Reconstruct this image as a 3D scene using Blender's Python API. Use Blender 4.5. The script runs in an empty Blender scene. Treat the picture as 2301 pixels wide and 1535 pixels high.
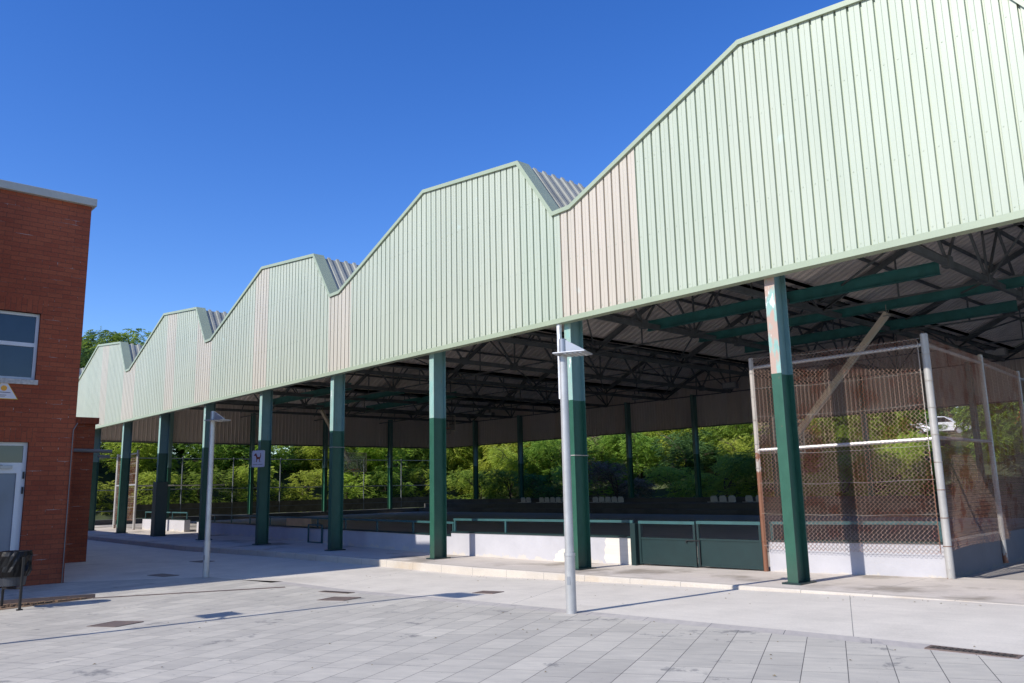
import bpy, bmesh, math, random
from math import radians as R, sin, cos, pi, tan, atan2, hypot
from mathutils import Vector, Matrix, noise
random.seed(7)
sc = bpy.context.scene
col = sc.collection

# ------------------------------------------------------------------ camera, sky, sun, exposure
F, YAW, PITCH, ROLL = 1816.98, 0.829511, 0.179668, -0.021441
fw = Vector((-sin(YAW)*cos(PITCH), cos(YAW)*cos(PITCH), sin(PITCH)))
r0 = Vector((cos(YAW), sin(YAW), 0)); u0 = r0.cross(fw)
r2 = r0*cos(ROLL) + u0*sin(ROLL); u2 = -r0*sin(ROLL) + u0*cos(ROLL)
cam_d = bpy.data.cameras.new('camera'); cam = bpy.data.objects.new('camera', cam_d); col.objects.link(cam)
M = Matrix((r2, u2, -fw)).transposed().to_4x4(); M.translation = Vector((0, 0, 1.7)); cam.matrix_world = M
cam_d.sensor_width = 36; cam_d.lens = 36*F/2301; cam_d.clip_end = 3000; cam_d.clip_start = 0.1
sc.camera = cam
AZ, EL = R(6), R(36)
w = bpy.data.worlds.new('World'); sc.world = w; w.use_nodes = True
nt = w.node_tree; nt.nodes.clear()
sky = nt.nodes.new('ShaderNodeTexSky'); sky.sky_type = 'NISHITA'; sky.sun_disc = False
sky.sun_elevation = EL; sky.sun_rotation = R(186); sky.altitude = 300; sky.air_density = 1.0; sky.dust_density = 0.2; sky.ozone_density = 3.4
bg = nt.nodes.new('ShaderNodeBackground'); bg.inputs[1].default_value = 0.15
wo = nt.nodes.new('ShaderNodeOutputWorld'); hs0 = nt.nodes.new('ShaderNodeHueSaturation'); hs0.inputs['Saturation'].default_value = 1.3; hs0.inputs['Hue'].default_value = .517; nt.links.new(sky.outputs[0], hs0.inputs['Color']); nt.links.new(hs0.outputs[0], bg.inputs[0]); nt.links.new(bg.outputs[0], wo.inputs[0])
sl = bpy.data.lights.new('sun', 'SUN'); sl.energy = 3.9; sl.angle = R(0.5); sl.color = (1.0, 0.96, 0.90)
so = bpy.data.objects.new('sun', sl); col.objects.link(so)
so.rotation_euler = Vector((sin(AZ)*cos(EL), cos(AZ)*cos(EL), -sin(EL))).to_track_quat('-Z', 'Y').to_euler()
so.location = (0, -20, 20)
sc.view_settings.view_transform = 'Standard'; sc.view_settings.look = 'None'
sc.view_settings.exposure = 0.45; sc.view_settings.gamma = 1.0
sc.render.engine = 'CYCLES'; sc.cycles.use_denoising = True
sc.cycles.max_bounces = 9; sc.cycles.diffuse_bounces = 6; sc.cycles.transparent_max_bounces = 8; sc.cycles.caustics_reflective = False; sc.cycles.caustics_refractive = False

# ------------------------------------------------------------------ materials
class NT:
    def __init__(s, name):
        s.m = bpy.data.materials.new(name); s.m.use_nodes = True; s.t = s.m.node_tree
        s.b = s.t.nodes['Principled BSDF']; s.tc = s.n('ShaderNodeTexCoord')
    def n(s, t, **kw):
        k = s.t.nodes.new(t)
        for a, v in kw.items(): setattr(k, a, v)
        return k
    def l(s, a, b): s.t.links.new(a, b)
    def noise(s, scale, detail=4, rough=.55, vec=None, stretch=None):
        k = s.n('ShaderNodeTexNoise'); k.inputs['Scale'].default_value = scale; k.inputs['Detail'].default_value = detail; k.inputs['Roughness'].default_value = rough
        v = vec or s.tc.outputs['Object']
        if stretch:
            mp = s.n('ShaderNodeMapping'); mp.inputs['Scale'].default_value = stretch; s.l(v, mp.inputs[0]); v = mp.outputs[0]
        s.l(v, k.inputs['Vector']); return k.outputs[0]
    def ramp(s, fac, stops):
        k = s.n('ShaderNodeValToRGB'); e = k.color_ramp.elements
        while len(e) < len(stops): e.new(.5)
        for i, (p, c) in enumerate(stops):
            e[i].position = p; e[i].color = (*c, 1) if len(c) == 3 else c
        s.l(fac, k.inputs[0]); return k.outputs[0]
    def mix(s, f, a, b, mode='MIX'):
        k = s.n('ShaderNodeMix', data_type='RGBA', blend_type=mode)
        for inp, v in ((k.inputs[0], f), (k.inputs[6], a), (k.inputs[7], b)):
            if hasattr(v, 'is_linked') or hasattr(v, 'links'): s.l(v, inp)
            elif isinstance(v, (int, float)): inp.default_value = v
            else: inp.default_value = (*v, 1)
        return k.outputs[2]
    def math(s, op, a, b=0.0, c=0.0):
        k = s.n('ShaderNodeMath', operation=op)
        for inp, v in zip(k.inputs, (a, b, c)):
            if hasattr(v, 'links'): s.l(v, inp)
            else: inp.default_value = v
        return k.outputs[0]
    def bump(s, h, strength=.3, dist=.01):
        k = s.n('ShaderNodeBump'); k.inputs['Strength'].default_value = strength; k.inputs['Distance'].default_value = dist
        s.l(h, k.inputs['Height']); s.l(k.outputs[0], s.b.inputs['Normal'])
    def done(s, colr, rough=.7, metal=0, spec=None):
        if hasattr(colr, 'links'): s.l(colr, s.b.inputs['Base Color'])
        else: s.b.inputs['Base Color'].default_value = (*colr, 1)
        if hasattr(rough, 'links'): s.l(rough, s.b.inputs['Roughness'])
        else: s.b.inputs['Roughness'].default_value = rough
        s.b.inputs['Metallic'].default_value = metal
        if spec is not None: s.b.inputs['Specular IOR Level'].default_value = spec
        return s.m
def plain(name, c, rough=.6, metal=0, var=.15, scale=3., stretch=None, bump=0, spec=None):
    k = NT(name); n = k.noise(scale, 5, .6, stretch=stretch)
    cc = k.ramp(n, [(.25, tuple(x*(1-var) for x in c)), (.75, tuple(min(1, x*(1+var)) for x in c))])
    if bump: k.bump(k.noise(scale*8, 4), bump, .004)
    return k.done(cc, rough, metal, spec)

def mat_cladding(inner=False):
    k = NT('painted_ribbed_steel_inside' if inner else 'painted_ribbed_steel')
    at = k.n('ShaderNodeAttribute', attribute_name='tint')
    n1 = k.noise(.9, 5, .6, stretch=(1, 1, .25)); n2 = k.noise(6, 3, .5, stretch=(1, 1, .08))
    g = (.455, .497, .39); p = (.55, .485, .395)
    if inner: g = (.74, .66, .62); p = (.74, .63, .56)
    base = k.mix(at.outputs['Fac'], g, p)
    v = k.ramp(n1, [(.3, (.90, .92, .91)), (.7, (1, 1, 1))]); base = k.mix(1., base, v, 'MULTIPLY')
    v = k.ramp(n2, [(.35, (.95, .96, .95)), (.6, (1, 1, 1))]); base = k.mix(1., base, v, 'MULTIPLY')
    # a few faint graffiti-cleaning smudges
    sm = k.ramp(k.noise(1.6, 2, .5), [(.71, (0, 0, 0)), (.78, (1, 1, 1))])
    base = k.mix(k.math('MULTIPLY', sm, .35), base, (.60, .82, .80) if not inner else (.3, .3, .3))
    return k.done(base, .42, 0, .4)

def mat_column(front=False):
    k = NT('column_paint_front' if front else 'column_paint')
    geo = k.n('ShaderNodeNewGeometry'); sx = k.n('ShaderNodeSeparateXYZ'); k.l(geo.outputs['Position'], sx.inputs[0])
    n = k.noise(2.2, 5, .65, stretch=(3, 3, .8), vec=geo.outputs['Position']); n2 = k.noise(7, 6, .7, stretch=(1, 1, .5), vec=geo.outputs['Position'])
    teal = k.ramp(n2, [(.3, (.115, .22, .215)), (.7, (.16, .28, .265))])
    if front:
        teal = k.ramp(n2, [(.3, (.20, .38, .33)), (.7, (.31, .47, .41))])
        pink = k.ramp(n, [(.44, (0, 0, 0)), (.50, (1, 1, 1))]); pink = k.math('MULTIPLY', pink, k.math('ADD', .15, k.math('MULTIPLY', k.math('GREATER_THAN', sx.outputs['X'], -8.), .75)))
        teal = k.mix(pink, teal, (.46, .30, .23))
        wh = k.ramp(k.noise(3.1, 6, .7, stretch=(2, 2, .6), vec=geo.outputs['Position']), [(.62, (0, 0, 0)), (.65, (1, 1, 1))])
        teal = k.mix(wh, teal, (.70, .72, .68))
    else:
        ru = k.ramp(k.noise(3, 6, .7, stretch=(6, 6, .35), vec=geo.outputs['Position']), [(.62, (0, 0, 0)), (.66, (1, 1, 1))])
        teal = k.mix(ru, teal, (.22, .13, .08))
    gr = k.ramp(n2, [(.3, (.016, .078, .048)), (.7, (.026, .105, .066))])
    chip = k.ramp(k.noise(14, 5, .7, vec=geo.outputs['Position']), [(.655, (0, 0, 0)), (.69, (1, 1, 1))])
    gr = k.mix(k.math('MULTIPLY', chip, .6), gr, (.14, .10, .07))
    # dirty splash zone near the foot, a stain with its own ragged edge
    st = k.ramp(k.math('ADD', sx.outputs['Z'], k.math('MULTIPLY', n, -.5)), [(.1, (1, 1, 1)), (.45, (0, 0, 0))])
    gr = k.mix(k.math('MULTIPLY', st, .35), gr, (.05, .06, .05))
    f = k.math('GREATER_THAN', sx.outputs['Z'], 3.37)
    return k.done(k.mix(f, gr, teal), .45)

def mat_brick(name, soldier=False):
    k = NT(name)
    mp = k.n('ShaderNodeMapping'); sx = k.n('ShaderNodeSeparateXYZ'); k.l(k.tc.outputs['Object'], sx.inputs[0])
    cb = k.n('ShaderNodeCombineXYZ')
    u = k.math('ADD', sx.outputs['X'], sx.outputs['Y'])
    if soldier: k.l(sx.outputs['Z'], cb.inputs[0]); k.l(u, cb.inputs[1])
    else: k.l(u, cb.inputs[0]); k.l(sx.outputs['Z'], cb.inputs[1])
    b = k.n('ShaderNodeTexBrick'); k.l(cb.outputs[0], b.inputs['Vector'])
    b.inputs['Scale'].default_value = 1; b.inputs['Brick Width'].default_value = .29; b.inputs['Row Height'].default_value = .098
    b.inputs['Mortar Size'].default_value = .006; b.inputs['Mortar Smooth'].default_value = .2; b.inputs['Bias'].default_value = -.1
    b.inputs['Color1'].default_value = (.34, .094, .049, 1); b.inputs['Color2'].default_value = (.275, .069, .038, 1); b.inputs['Mortar'].default_value = (.19, .072, .048, 1)
    n = k.noise(30, 5, .7); v = k.ramp(n, [(.3, (.75, .75, .75)), (.7, (1.12, 1.1, 1.05))])
    c = k.mix(1., b.outputs[0], v, 'MULTIPLY')
    n = k.noise(.7, 4, .6); v = k.ramp(n, [(.3, (.82, .80, .80)), (.7, (1.1, 1.1, 1.05))]); c = k.mix(1., c, v, 'MULTIPLY')
    # pale efflorescence lines in some joints
    ef = k.ramp(k.noise(1.2, 5, .6, stretch=(1, 1, 9)), [(.60, (0, 0, 0)), (.66, (1, 1, 1))])
    inv = k.math('SUBTRACT', 1.0, b.outputs['Fac'])
    c = k.mix(k.math('MULTIPLY', k.math('MULTIPLY', ef, b.outputs['Fac']), .7), c, (.5, .42, .38))
    k.bump(k.math('ADD', k.math('MULTIPLY', inv, 1.0), k.math('MULTIPLY', n, .3)), .7, .012)
    return k.done(c, .85, 0, .25)

def mat_slabs(name, ang, rw, rh, c1, c2, mortar, stain=.6):
    k = NT(name)
    geo = k.n('ShaderNodeNewGeometry'); P = geo.outputs['Position']
    mp = k.n('ShaderNodeMapping', vector_type='POINT'); mp.inputs['Rotation'].default_value = (0, 0, -ang); k.l(P, mp.inputs[0])
    b = k.n('ShaderNodeTexBrick'); k.l(mp.outputs[0], b.inputs['Vector']); b.offset = .37; b.offset_frequency = 3
    b.inputs['Scale'].default_value = 1; b.inputs['Brick Width'].default_value = rw; b.inputs['Row Height'].default_value = rh
    b.inputs['Mortar Size'].default_value = .0035; b.inputs['Mortar Smooth'].default_value = .1; b.inputs['Bias'].default_value = 0
    b.inputs['Color1'].default_value = (*c1, 1); b.inputs['Color2'].default_value = (*c2, 1); b.inputs['Mortar'].default_value = (*mortar, 1)
    c = b.outputs[0]
    # directional brushing on each slab
    sn = k.noise(9, 5, .6, vec=mp.outputs[0], stretch=(1.2, .35, 1)); c = k.mix(1., c, k.ramp(sn, [(.3, (.88, .885, .9)), (.7, (1.06, 1.055, 1.05))]), 'MULTIPLY')
    c = k.mix(1., c, k.ramp(k.noise(.8, 5, .6, vec=P), [(.3, (.90, .90, .91)), (.7, (1.05, 1.05, 1.05))]), 'MULTIPLY')
    c = k.mix(1., c, k.ramp(k.noise(160, 2, .5, vec=P), [(.3, (.93, .93, .93)), (.7, (1.05, 1.05, 1.05))]), 'MULTIPLY')
    sp = k.ramp(k.noise(1.9, 7, .72, vec=P), [(.605, (0, 0, 0)), (.65, (1, 1, 1))])
    c = k.mix(k.math('MULTIPLY', sp, stain), c, (.14, .14, .14))
    sp = k.ramp(k.noise(11, 4, .6, vec=P), [(.69, (0, 0, 0)), (.72, (1, 1, 1))])
    c = k.mix(k.math('MULTIPLY', sp, .45), c, (.10, .10, .09))
    k.bump(k.math('SUBTRACT', k.math('MULTIPLY', k.noise(90, 3, .6, vec=P), .15), b.outputs['Fac']), .5, .004)
    return k.done(c, .75, 0, .3)

def mat_concrete(name, c, stainlevel=.64, jx=None, jang=0., stain=.5, dirt=(.22, .19, .15), rough=.8):
    k = NT(name); geo = k.n('ShaderNodeNewGeometry'); P = geo.outputs['Position']
    n = k.noise(1.3, 8, .65, vec=P); cc = k.ramp(n, [(.3, tuple(x*.88 for x in c)), (.7, tuple(x*1.06 for x in c))])
    cc = k.mix(1., cc, k.ramp(k.noise(45, 3, .6, vec=P), [(.3, (.93, .93, .93)), (.7, (1.05, 1.05, 1.05))]), 'MULTIPLY')
    cc = k.mix(1., cc, k.ramp(k.noise(4, 6, .7, vec=P, stretch=(.4, 2.2, 1)), [(.3, (.94, .94, .94)), (.65, (1.02, 1.02, 1.02))]), 'MULTIPLY')
    sp = k.ramp(k.noise(.55, 6, .6, vec=P), [(stainlevel, (0, 0, 0)), (stainlevel+.10, (1, 1, 1))])
    cc = k.mix(k.math('MULTIPLY', sp, stain), cc, dirt)
    if jx:
        mp = k.n('ShaderNodeMapping'); mp.inputs['Rotation'].default_value = (0, 0, -jang); k.l(P, mp.inputs[0])
        b = k.n('ShaderNodeTexBrick'); k.l(mp.outputs[0], b.inputs['Vector']); b.offset = 0
        b.inputs['Scale'].default_value = 1; b.inputs['Brick Width'].default_value = jx[0]; b.inputs['Row Height'].default_value = jx[1]
        b.inputs['Mortar Size'].default_value = .004; b.inputs['Mortar Smooth'].default_value = 0
        cc = k.mix(k.math('MULTIPLY', b.outputs['Fac'], .75), cc, (.10, .10, .10))
    k.bump(k.noise(70, 4, .6, vec=P), .25, .003)
    return k.done(cc, rough, 0, .3)

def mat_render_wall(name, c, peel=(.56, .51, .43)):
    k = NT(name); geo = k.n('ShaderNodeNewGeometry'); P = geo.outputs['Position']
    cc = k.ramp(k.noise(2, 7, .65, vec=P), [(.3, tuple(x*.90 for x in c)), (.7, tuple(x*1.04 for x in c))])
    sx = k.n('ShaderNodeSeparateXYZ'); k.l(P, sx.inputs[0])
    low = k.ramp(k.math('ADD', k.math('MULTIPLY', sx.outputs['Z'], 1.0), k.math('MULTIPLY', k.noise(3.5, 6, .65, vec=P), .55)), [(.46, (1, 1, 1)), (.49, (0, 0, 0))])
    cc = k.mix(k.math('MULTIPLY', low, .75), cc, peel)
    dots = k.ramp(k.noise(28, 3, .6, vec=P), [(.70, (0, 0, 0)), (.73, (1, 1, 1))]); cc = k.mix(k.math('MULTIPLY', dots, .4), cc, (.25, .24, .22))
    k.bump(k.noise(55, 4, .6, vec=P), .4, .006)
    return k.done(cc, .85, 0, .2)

def mat_rusty(name, c, rust=(.30, .12, .06), lvl=.6, rough=.5, metal=.0, zr=None, scale=5):
    k = NT(name); geo = k.n('ShaderNodeNewGeometry'); P = geo.outputs['Position']
    cc = k.ramp(k.noise(4, 5, .6, vec=P), [(.3, tuple(x*.85 for x in c)), (.7, tuple(x*1.1 for x in c))])
    n = k.noise(scale, 7, .7, vec=P)
    if zr:
        sx = k.n('ShaderNodeSeparateXYZ'); k.l(P, sx.inputs[0])
        n = k.math('ADD', n, k.math('MULTIPLY', k.math('MAXIMUM', k.math('SUBTRACT', zr, sx.outputs['Z']), 0.), .35))
    f = k.ramp(n, [(lvl, (0, 0, 0)), (lvl+.04, (1, 1, 1))])
    return k.done(k.mix(f, cc, rust), rough, metal)

def mat_leaf(name, c1, c2, trans=.35):
    k = NT(name)
    at = k.n('ShaderNodeAttribute', attribute_name='shade'); oi = k.n('ShaderNodeObjectInfo')
    c = k.ramp(at.outputs['Fac'], [(0, c1), (1, c2)])
    hs = k.n('ShaderNodeHueSaturation'); k.l(c, hs.inputs['Color'])
    k.l(k.math('ADD', .485, k.math('MULTIPLY', oi.outputs['Random'], .03)), hs.inputs['Hue'])
    k.l(k.math('ADD', .85, k.math('MULTIPLY', oi.outputs['Random'], .3)), hs.inputs['Value'])
    k.l(hs.outputs[0], k.b.inputs['Base Color']); k.b.inputs['Roughness'].default_value = .55; k.b.inputs['Specular IOR Level'].default_value = .3
    tr = k.n('ShaderNodeBsdfTranslucent'); k.l(hs.outputs[0], tr.inputs[0])
    ms = k.n('ShaderNodeMixShader'); ms.inputs[0].default_value = trans
    out = k.t.nodes['Material Output']; k.l(k.b.outputs[0], ms.inputs[1]); k.l(tr.outputs[0], ms.inputs[2]); k.l(ms.outputs[0], out.inputs[0])
    return k.m

def mat_glass(name, c=(.02, .03, .04), rough=.03, alpha=1.0):
    k = NT(name); n = k.noise(1.5, 3)
    k.b.inputs['Alpha'].default_value = alpha
    k.bump(n, .02, .02)
    return k.done(k.ramp(n, [(.3, tuple(x*.8 for x in c)), (.7, tuple(x*1.2 for x in c))]), rough, 0, .8)

MT = {}
MT['clad'] = mat_cladding(); MT['clad_in'] = mat_cladding(True)
MT['cap'] = plain('flashing_paint', (.32, .37, .255), .4, var=.07, scale=1.5)
MT['col'] = mat_column(); MT['colf'] = mat_column(True)
MT['teal'] = plain('teal_steel', (.04, .19, .18), .5, var=.3)
MT['dkteal'] = plain('dark_teal_steel', (.13, .145, .15), .6, var=.35)
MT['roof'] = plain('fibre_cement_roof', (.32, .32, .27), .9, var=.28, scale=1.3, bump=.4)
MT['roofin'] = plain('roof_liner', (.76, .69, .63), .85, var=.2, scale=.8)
MT['brick'] = mat_brick('red_brick'); MT['soldier'] = mat_brick('red_brick_soldier', True)
MT['coping'] = plain('stone_coping', (.42, .42, .38), .85, var=.12, scale=3, bump=.4)
MT['sill'] = plain('stone_sill', (.45, .44, .42), .85, var=.35, scale=18, bump=.5)
MT['white'] = plain('white_frame', (.62, .66, .70), .35, var=.05)
MT['glass'] = mat_glass('window_glass', (.018, .03, .05), .04)
MT['doorglass'] = mat_glass('door_film', (.10, .15, .23), .28)
MT['slab'] = mat_slabs('paving_slabs', R(116.5), .56, .34, (.555, .515, .435), (.445, .415, .355), (.13, .12, .11))
MT['band'] = mat_slabs('band_slabs', R(25), .8, 2.0, (.50, .46, .41), (.46, .42, .38), (.12, .12, .12), .3)
MT['conc'] = mat_concrete('plaza_concrete', (.655, .60, .515), .57, (4.4, 40.), R(26), .22)
MT['plat'] = mat_concrete('platform_concrete', (.62, .55, .47), .545, (5.2, 60.), 0., .6, (.15, .12, .08))
MT['kerb'] = mat_concrete('kerb_stone', (.54, .485, .41), .55, (1.0, 80.), 0., .35, (.40, .28, .15))
MT['court'] = mat_concrete('court_floor', (.42, .38, .34), .6, None, 0., .4, (.08, .075, .07), .95)
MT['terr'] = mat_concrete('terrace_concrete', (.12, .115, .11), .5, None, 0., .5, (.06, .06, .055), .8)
MT['lowwall'] = mat_render_wall('lilac_white_render', (.48, .465, .475))
MT['shadew'] = mat_render_wall('shade_darkened_render', (.17, .17, .18), (.20, .19, .17))  # low wall render with the shade of the cage side put into its colour
MT['bare'] = plain('bare_block_render', (.68, .62, .52), .9, var=.1, scale=2.2, stretch=(.4, 1, 8), bump=.5)
MT['dkgreen'] = mat_rusty('dark_green_gate_paint', (.011, .030, .030), (.18, .20, .17), .71, .4, scale=14)
MT['rail'] = mat_rusty('green_rail_paint', (.035, .10, .10), (.25, .26, .22), .66, .45, scale=18)
MT['galv'] = mat_rusty('galvanised_steel', (.47, .465, .45), (.33, .32, .31), .66, .38, .35)
MT['cagepost'] = mat_rusty('cage_post_steel', (.42, .40, .37), (.26, .11, .06), .70, .5, .2, zr=.75)
MT['rustpost'] = mat_rusty('rusty_post_steel', (.40, .36, .31), (.20, .085, .045), .60, .6, .1, zr=2.2)
MT['mesh'] = mat_rusty('rusty_chain_link', (.42, .27, .20), (.30, .12, .07), .52, .6, .1, scale=2)
MT['lamp'] = plain('lamp_head_grey', (.33, .34, .36), .35, .5, .08)
MT['lens'] = plain('lamp_lens', (.62, .62, .60), .25, 0, .1, 20)
MT['stay'] = plain('cream_stay_paint', (.78, .70, .56), .5, 0, .1)
MT['acr'] = mat_glass('acrylic_backboard', (.35, .38, .36), .1, .28)
MT['orange'] = plain('orange_rim', (.62, .10, .04), .5)
MT['board'] = plain('plywood_panel', (.60, .34, .15), .7, var=.2)
MT['seat'] = plain('white_plastic_seat', (.55, .54, .52), .5, var=.1)
MT['black'] = plain('black_plastic', (.012, .012, .013), .5, var=.3)
MT['iron'] = mat_rusty('cast_iron', (.15, .11, .092), (.24, .14, .10), .6, .65, scale=16)
MT['darkiron'] = mat_rusty('dark_cast_iron', (.055, .045, .04), (.12, .07, .05), .62, .6, scale=20)
MT['recess_shade'] = plain('drain_recess_shade', (.012, .011, .010), .9)
MT['gravel'] = plain('brown_gravel', (.20, .13, .08), .95, var=.6, scale=45, bump=1.)
MT['signw'] = plain('sign_white', (.66, .64, .68), .4, var=.04)
MT['dog'] = plain('dog_print', (.24, .06, .03), .5, var=.3, scale=12)
MT['ink'] = plain('sign_ink', (.05, .06, .12), .5)
MT['yellow'] = plain('sign_yellow', (.75, .52, .03), .5)
MT['symbol'] = plain('sign_orange', (.80, .38, .03), .5)
MT['bark'] = plain('bark', (.10, .075, .055), .95, var=.35, scale=9, stretch=(3, 3, .6), bump=.8)
MT['leafy'] = mat_leaf('leaf_bright', (.22, .34, .03), (.62, .68, .12), .5)
MT['leafm'] = mat_leaf('leaf_mid', (.10, .20, .025), (.38, .50, .08), .45)
MT['leafd'] = mat_leaf('leaf_dark', (.040, .11, .035), (.15, .27, .07), .4)
MT['leafb'] = mat_leaf('leaf_dry', (.20, .15, .08), (.40, .32, .20), .25)
MT['soil'] = plain('hillside_soil', (.05, .065, .022), .95, var=.5, scale=1.5, bump=1.)
MT['ground'] = plain('earth_ground', (.12, .11, .08), .95, var=.3, scale=.5)
MT['asph'] = plain('asphalt', (.055, .055, .057), .9, var=.2, scale=3)
MT['carw'] = plain('white_car_paint', (.80, .80, .80), .2, 0, .02); MT['carr'] = plain('red_car_paint', (.65, .03, .02), .2, 0, .03)
MT['carb'] = plain('pale_van_paint', (.60, .66, .76), .25, 0, .02)
MT['tyre'] = plain('tyre_rubber', (.02, .02, .02), .8); MT['cargl'] = mat_glass('car_glass', (.02, .025, .03), .05)
MT['wire'] = plain('wire_tie', (.40, .38, .34), .5, .2); MT['pvc'] = plain('grey_pipe', (.17, .17, .17), .5)

# ------------------------------------------------------------------ mesh helpers
class MB:
    def __init__(s): s.v = []; s.f = []; s.fa = []
    def quad(s, a, b, c, d, val=0.):
        i = len(s.v); s.v += [tuple(a), tuple(b), tuple(c), tuple(d)]; s.f.append((i, i+1, i+2, i+3)); s.fa.append(val)
    def poly(s, pts, val=0.):
        i = len(s.v); s.v += [tuple(p) for p in pts]; s.f.append(tuple(range(i, i+len(pts)))); s.fa.append(val)
    def box(s, x0, y0, z0, x1, y1, z1, rot=None, org=None):
        i = len(s.v); P = [Vector((x, y, z)) for z in (z0, z1) for (x, y) in ((x0, y0), (x1, y0), (x1, y1), (x0, y1))]
        if rot is not None:
            o = Vector(org or (0, 0, 0)); P = [rot @ (p) + o for p in P]
        s.v += [tuple(p) for p in P]
        for q in ((0, 3, 2, 1), (4, 5, 6, 7), (0, 1, 5, 4), (1, 2, 6, 5), (2, 3, 7, 6), (3, 0, 4, 7)): s.f.append(tuple(i+k for k in q)); s.fa.append(0.)
    def bar(s, a, b, wdt, h=None, up=(0, 0, 1)):
        a, b = Vector(a), Vector(b); h = h or wdt; d = (b-a); L = d.length
        if L < 1e-6: return
        d /= L; upv = Vector(up)
        if abs(d.dot(upv)) > .98: upv = Vector((0, 1, 0))
        x = d.cross(upv).normalized(); y = x.cross(d).normalized()
        i = len(s.v)
        for p in (a, b):
            for (u, v) in ((-1, -1), (1, -1), (1, 1), (-1, 1)): s.v.append(tuple(p + x*u*wdt/2 + y*v*h/2))
        for q in ((0, 1, 2, 3), (7, 6, 5, 4), (0, 4, 5, 1), (1, 5, 6, 2), (2, 6, 7, 3), (3, 7, 4, 0)): s.f.append(tuple(i+k for k in q)); s.fa.append(0.)
    def tube(s, pts, rad, n=8, cap=True, val=0.):
        pts = [Vector(p) for p in pts]; rs = rad if isinstance(rad, (list, tuple)) else [rad]*len(pts); i0 = len(s.v)
        px = None
        for k, p in enumerate(pts):
            d = (pts[min(k+1, len(pts)-1)] - pts[max(k-1, 0)]).normalized()
            if px is None:
                px = d.cross(Vector((0, 0, 1)))
                if px.length < .05: px = d.cross(Vector((0, 1, 0)))
            px = (px - d*px.dot(d)).normalized(); py = d.cross(px)
            for j in range(n): t = 2*pi*j/n; s.v.append(tuple(p + (px*cos(t)+py*sin(t))*rs[k]))
        for k in range(len(pts)-1):
            for j in range(n):
                a = i0+k*n+j; b = i0+k*n+(j+1) % n; s.f.append((a, b, b+n, a+n)); s.fa.append(val)
        if cap:
            s.f.append(tuple(i0+j for j in reversed(range(n)))); s.fa.append(val)
            s.f.append(tuple(i0+(len(pts)-1)*n+j for j in range(n))); s.fa.append(val)
    def prism(s, outline, z0, z1):
        n = len(outline); i = len(s.v)
        s.v += [(x, y, z0) for x, y in outline] + [(x, y, z1) for x, y in outline]
        s.f.append(tuple(i+k for k in reversed(range(n)))); s.f.append(tuple(i+n+k for k in range(n))); s.fa += [0., 0.]
        for k in range(n): s.f.append((i+k, i+(k+1) % n, i+n+(k+1) % n, i+n+k)); s.fa.append(0.)
    def mesh(s, name, mat, attr=None, smooth=False):
        me = bpy.data.meshes.new(name); me.from_pydata(s.v, [], s.f)
        if attr:
            a = me.attributes.new(attr, 'FLOAT', 'FACE'); a.data.foreach_set('value', s.fa)
        if smooth: me.polygons.foreach_set('use_smooth', [True]*len(me.polygons))
        me.materials.append(MT[mat] if isinstance(mat, str) else mat); me.update(); return me
    def build(s, name, mat, parent=None, attr=None, smooth=False, bevel=0, loc=None):
        o = bpy.data.objects.new(name, s.mesh(name, mat, attr, smooth)); col.objects.link(o)
        if parent: o.parent = parent
        if loc: o.location = loc
        if bevel:
            b = o.modifiers.new('bevel', 'BEVEL'); b.width = bevel; b.segments = 2; b.limit_method = 'ANGLE'
        return o
def tag(o, label=None, cat=None, group=None, kind=None):
    if label: o['label'] = label
    if cat: o['category'] = cat
    if group: o['group'] = group
    if kind: o['kind'] = kind
    return o
def empty(name, loc, label, cat, group=None, rz=0):
    o = bpy.data.objects.new(name, None); col.objects.link(o); o.location = loc; o.rotation_euler = (0, 0, rz); o.empty_display_size = .3
    return tag(o, label, cat, group)
def copy_tree(o, parent=None):
    c = o.copy(); col.objects.link(c)
    if parent: c.parent = parent
    for ch in list(o.children): copy_tree(ch, c)
    return c

def cl(x, a, b): return max(a, min(b, x))
def hf(x): return .15 + .0095*cl(x+13, 0, 11)
def hp(x): return min(max(0, (x+13)*.0255), hf(x))

# ------------------------------------------------------------------ ground and paving
def strip(name, mat, xs, ylo, yhi, hz, dz=0., ny=1):
    mb = MB()
    for a, b in zip(xs[:-1], xs[1:]):
        for k in range(ny):
            ya0 = ylo(a)+(yhi(a)-ylo(a))*k/ny; ya1 = ylo(a)+(yhi(a)-ylo(a))*(k+1)/ny
            yb0 = ylo(b)+(yhi(b)-ylo(b))*k/ny; yb1 = ylo(b)+(yhi(b)-ylo(b))*(k+1)/ny
            mb.quad((a, ya0, hz(a)+dz), (b, yb0, hz(b)+dz), (b, yb1, hz(b)+dz), (a, ya1, hz(a)+dz))
    return tag(mb.build(name, mat), kind='structure')
def lerp_pts(P):
    def f(x):
        if x <= P[0][0]: return P[0][1]
        for (a, b), (c, d) in zip(P[:-1], P[1:]):
            if x <= c: return b+(d-b)*(x-a)/(c-a)
        return P[-1][1]
    return f
kerb_y = lerp_pts([(-60, 10.0), (-37, 10.0), (-26, 9.85), (-22, 10.35), (-16.4, 10.62), (-10.2, 10.74), (-4.2, 10.9), (20, 10.9)])
edge_y = lerp_pts([(-18.8, 4.9), (-17.4, 7.1), (-15.2, 7.45), (-13.7, 7.52), (-10, 7.62), (20, 7.62)])
g = MB(); g.quad((-900, -900, -.35), (900, -900, -.35), (900, 900, -.35), (-900, 900, -.35)); tag(g.build('ground', 'ground'), kind='structure')
xs = [-60, -45, -35, -30, -26, -22, -18.82, -17.4, -16.4, -15.2, -14.2, -13] + [-13+.75*i for i in range(1, 17)] + [2, 6, 12, 20]
strip('plaza_paving', 'slab', [x for x in xs if x >= -18.82], lambda x: -30, edge_y, hp)
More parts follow.
